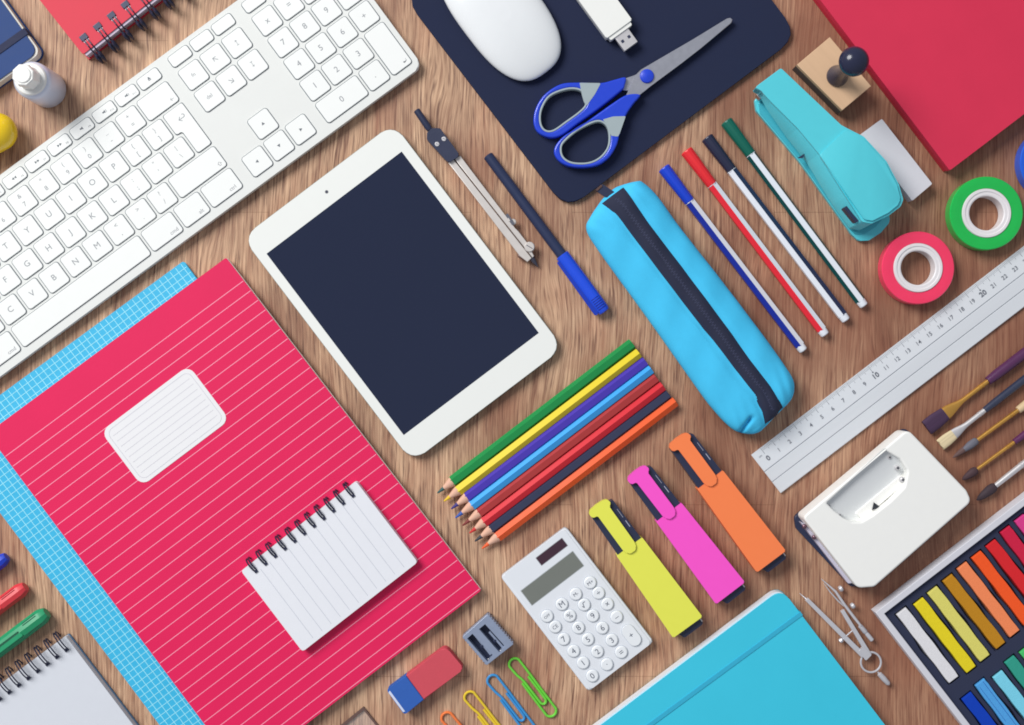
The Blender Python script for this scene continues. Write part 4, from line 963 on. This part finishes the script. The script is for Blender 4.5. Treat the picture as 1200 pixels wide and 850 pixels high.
marker((30,687.5),(222,62,70),(150,26,38),'red','red marker pen cut by the left edge above the green one',9.2)
marker((8,652.5),(26,62,196),(12,32,120),'blue','tip of a blue marker pen cut by the left edge above the red one',8.5)

# ------------------------------------------------------------------ coloured pencils
pen = [('green','green',(512.3,578.4),(529.8,563.9),(741.4,402.9),(32,142,74),(48,92,92)),
 ('yellow','yellow',(520,588),(536.9,574.9),(748.7,413.4),(232,208,44),(236,196,50)),
 ('purple','purple',(528.5,597),(547,582.7),(756.7,423.8),(78,60,178),(62,52,128)),
 ('light_blue','light blue',(533.4,607.5),(553,592.4),(763,432.4),(64,168,240),(54,92,176)),
 ('brown','brownish red',(541.7,616.6),(562,602),(769.4,442.9),(178,62,62),(128,52,48)),
 ('red','bright red',(550,625.4),(567,611.8),(777,452.4),(216,46,58),(204,50,48)),
 ('black','black',(556.3,635),(575,619.6),(783.7,462),(52,58,84),(54,58,68)),
 ('orange','orange',(564.7,643.5),(583.4,629.3),(791.6,470.5),(240,96,46),(238,98,48))]
wood = M('sharpened_wood', (222,176,152), .7, var=.12, vscale=300, stretch=(.2,2,2))
for i, (k, nm_, tip, wd_, end, col, lead) in enumerate(pen):
    t = two('coloured_pencil', '%s coloured pencil, %s of the eight side by side' % (nm_, ['first','second','third','fourth','fifth','sixth','seventh','last'][i]), 'pencil', tip, end, 9, group='eight coloured pencils side by side')
    a = math.hypot(wd_[0]-tip[0], wd_[1]-tip[1]); R = 6.9; z = R*.9; ph = PI/6*(1 if i % 2 else 0)+random.uniform(-.15,.15)+(.25 if k in ('purple','brown') else 0)
    lm = M('pencil_'+k, col, .5, var=.06, spec=.3); ld = M('lead_'+k, lead, .5)
    m = MB(); e = t.len; m.rev((a,0,z), (e,0,z), [(-1,R*.93),(1.5,R),(e-a-1,R),(e-a,R*.93)], lm, 6, phase=ph); t.part('barrel', m, sharp=25)
    s_ = a*.42
    m = MB(); m.rev((s_,0,z), (a,0,z), [(0,2.3),(a-s_,R*.92)], wood, 24); t.part('wood_point', m)
    m = MB(); m.rev((0,0,z), (a,0,z), [(0,.5),(1,1.0),(s_,2.5)], ld, 14); t.part('lead', m)

# ------------------------------------------------------------------ camera, light
cam = bpy.data.cameras.new('camera'); co = bpy.data.objects.new('camera', cam); C.objects.link(co)
co.location = (0, 0, D*S); cam.sensor_width = 36; cam.lens = 36*D/1200; cam.clip_start = .01; cam.clip_end = 50
bpy.context.scene.camera = co
def lamp(name, loc, size, power, col, target=(0,0,0)):
    l = bpy.data.lights.new(name, 'AREA'); l.shape = 'DISK'; l.size = size; l.energy = power; l.color = col
    o = bpy.data.objects.new(name, l); C.objects.link(o); o.location = loc
    o.rotation_euler = (Vector(target)-Vector(loc)).to_track_quat('-Z', 'Y').to_euler(); return o
lamp('softbox', (-1.87, 1.6, 2.28), 1.75, 122, (1, .985, .96))
w = bpy.data.worlds.new('World'); bpy.context.scene.world = w; w.use_nodes = True
w.node_tree.nodes['Background'].inputs[0].default_value = (.86, .9, 1, 1); w.node_tree.nodes['Background'].inputs[1].default_value = .37
sc = bpy.context.scene
sc.view_settings.view_transform = 'Standard'; sc.view_settings.look = 'None'; sc.view_settings.exposure = 0; sc.view_settings.gamma = 1
sc.render.engine = 'CYCLES'
sc.cycles.filter_width = 1.8
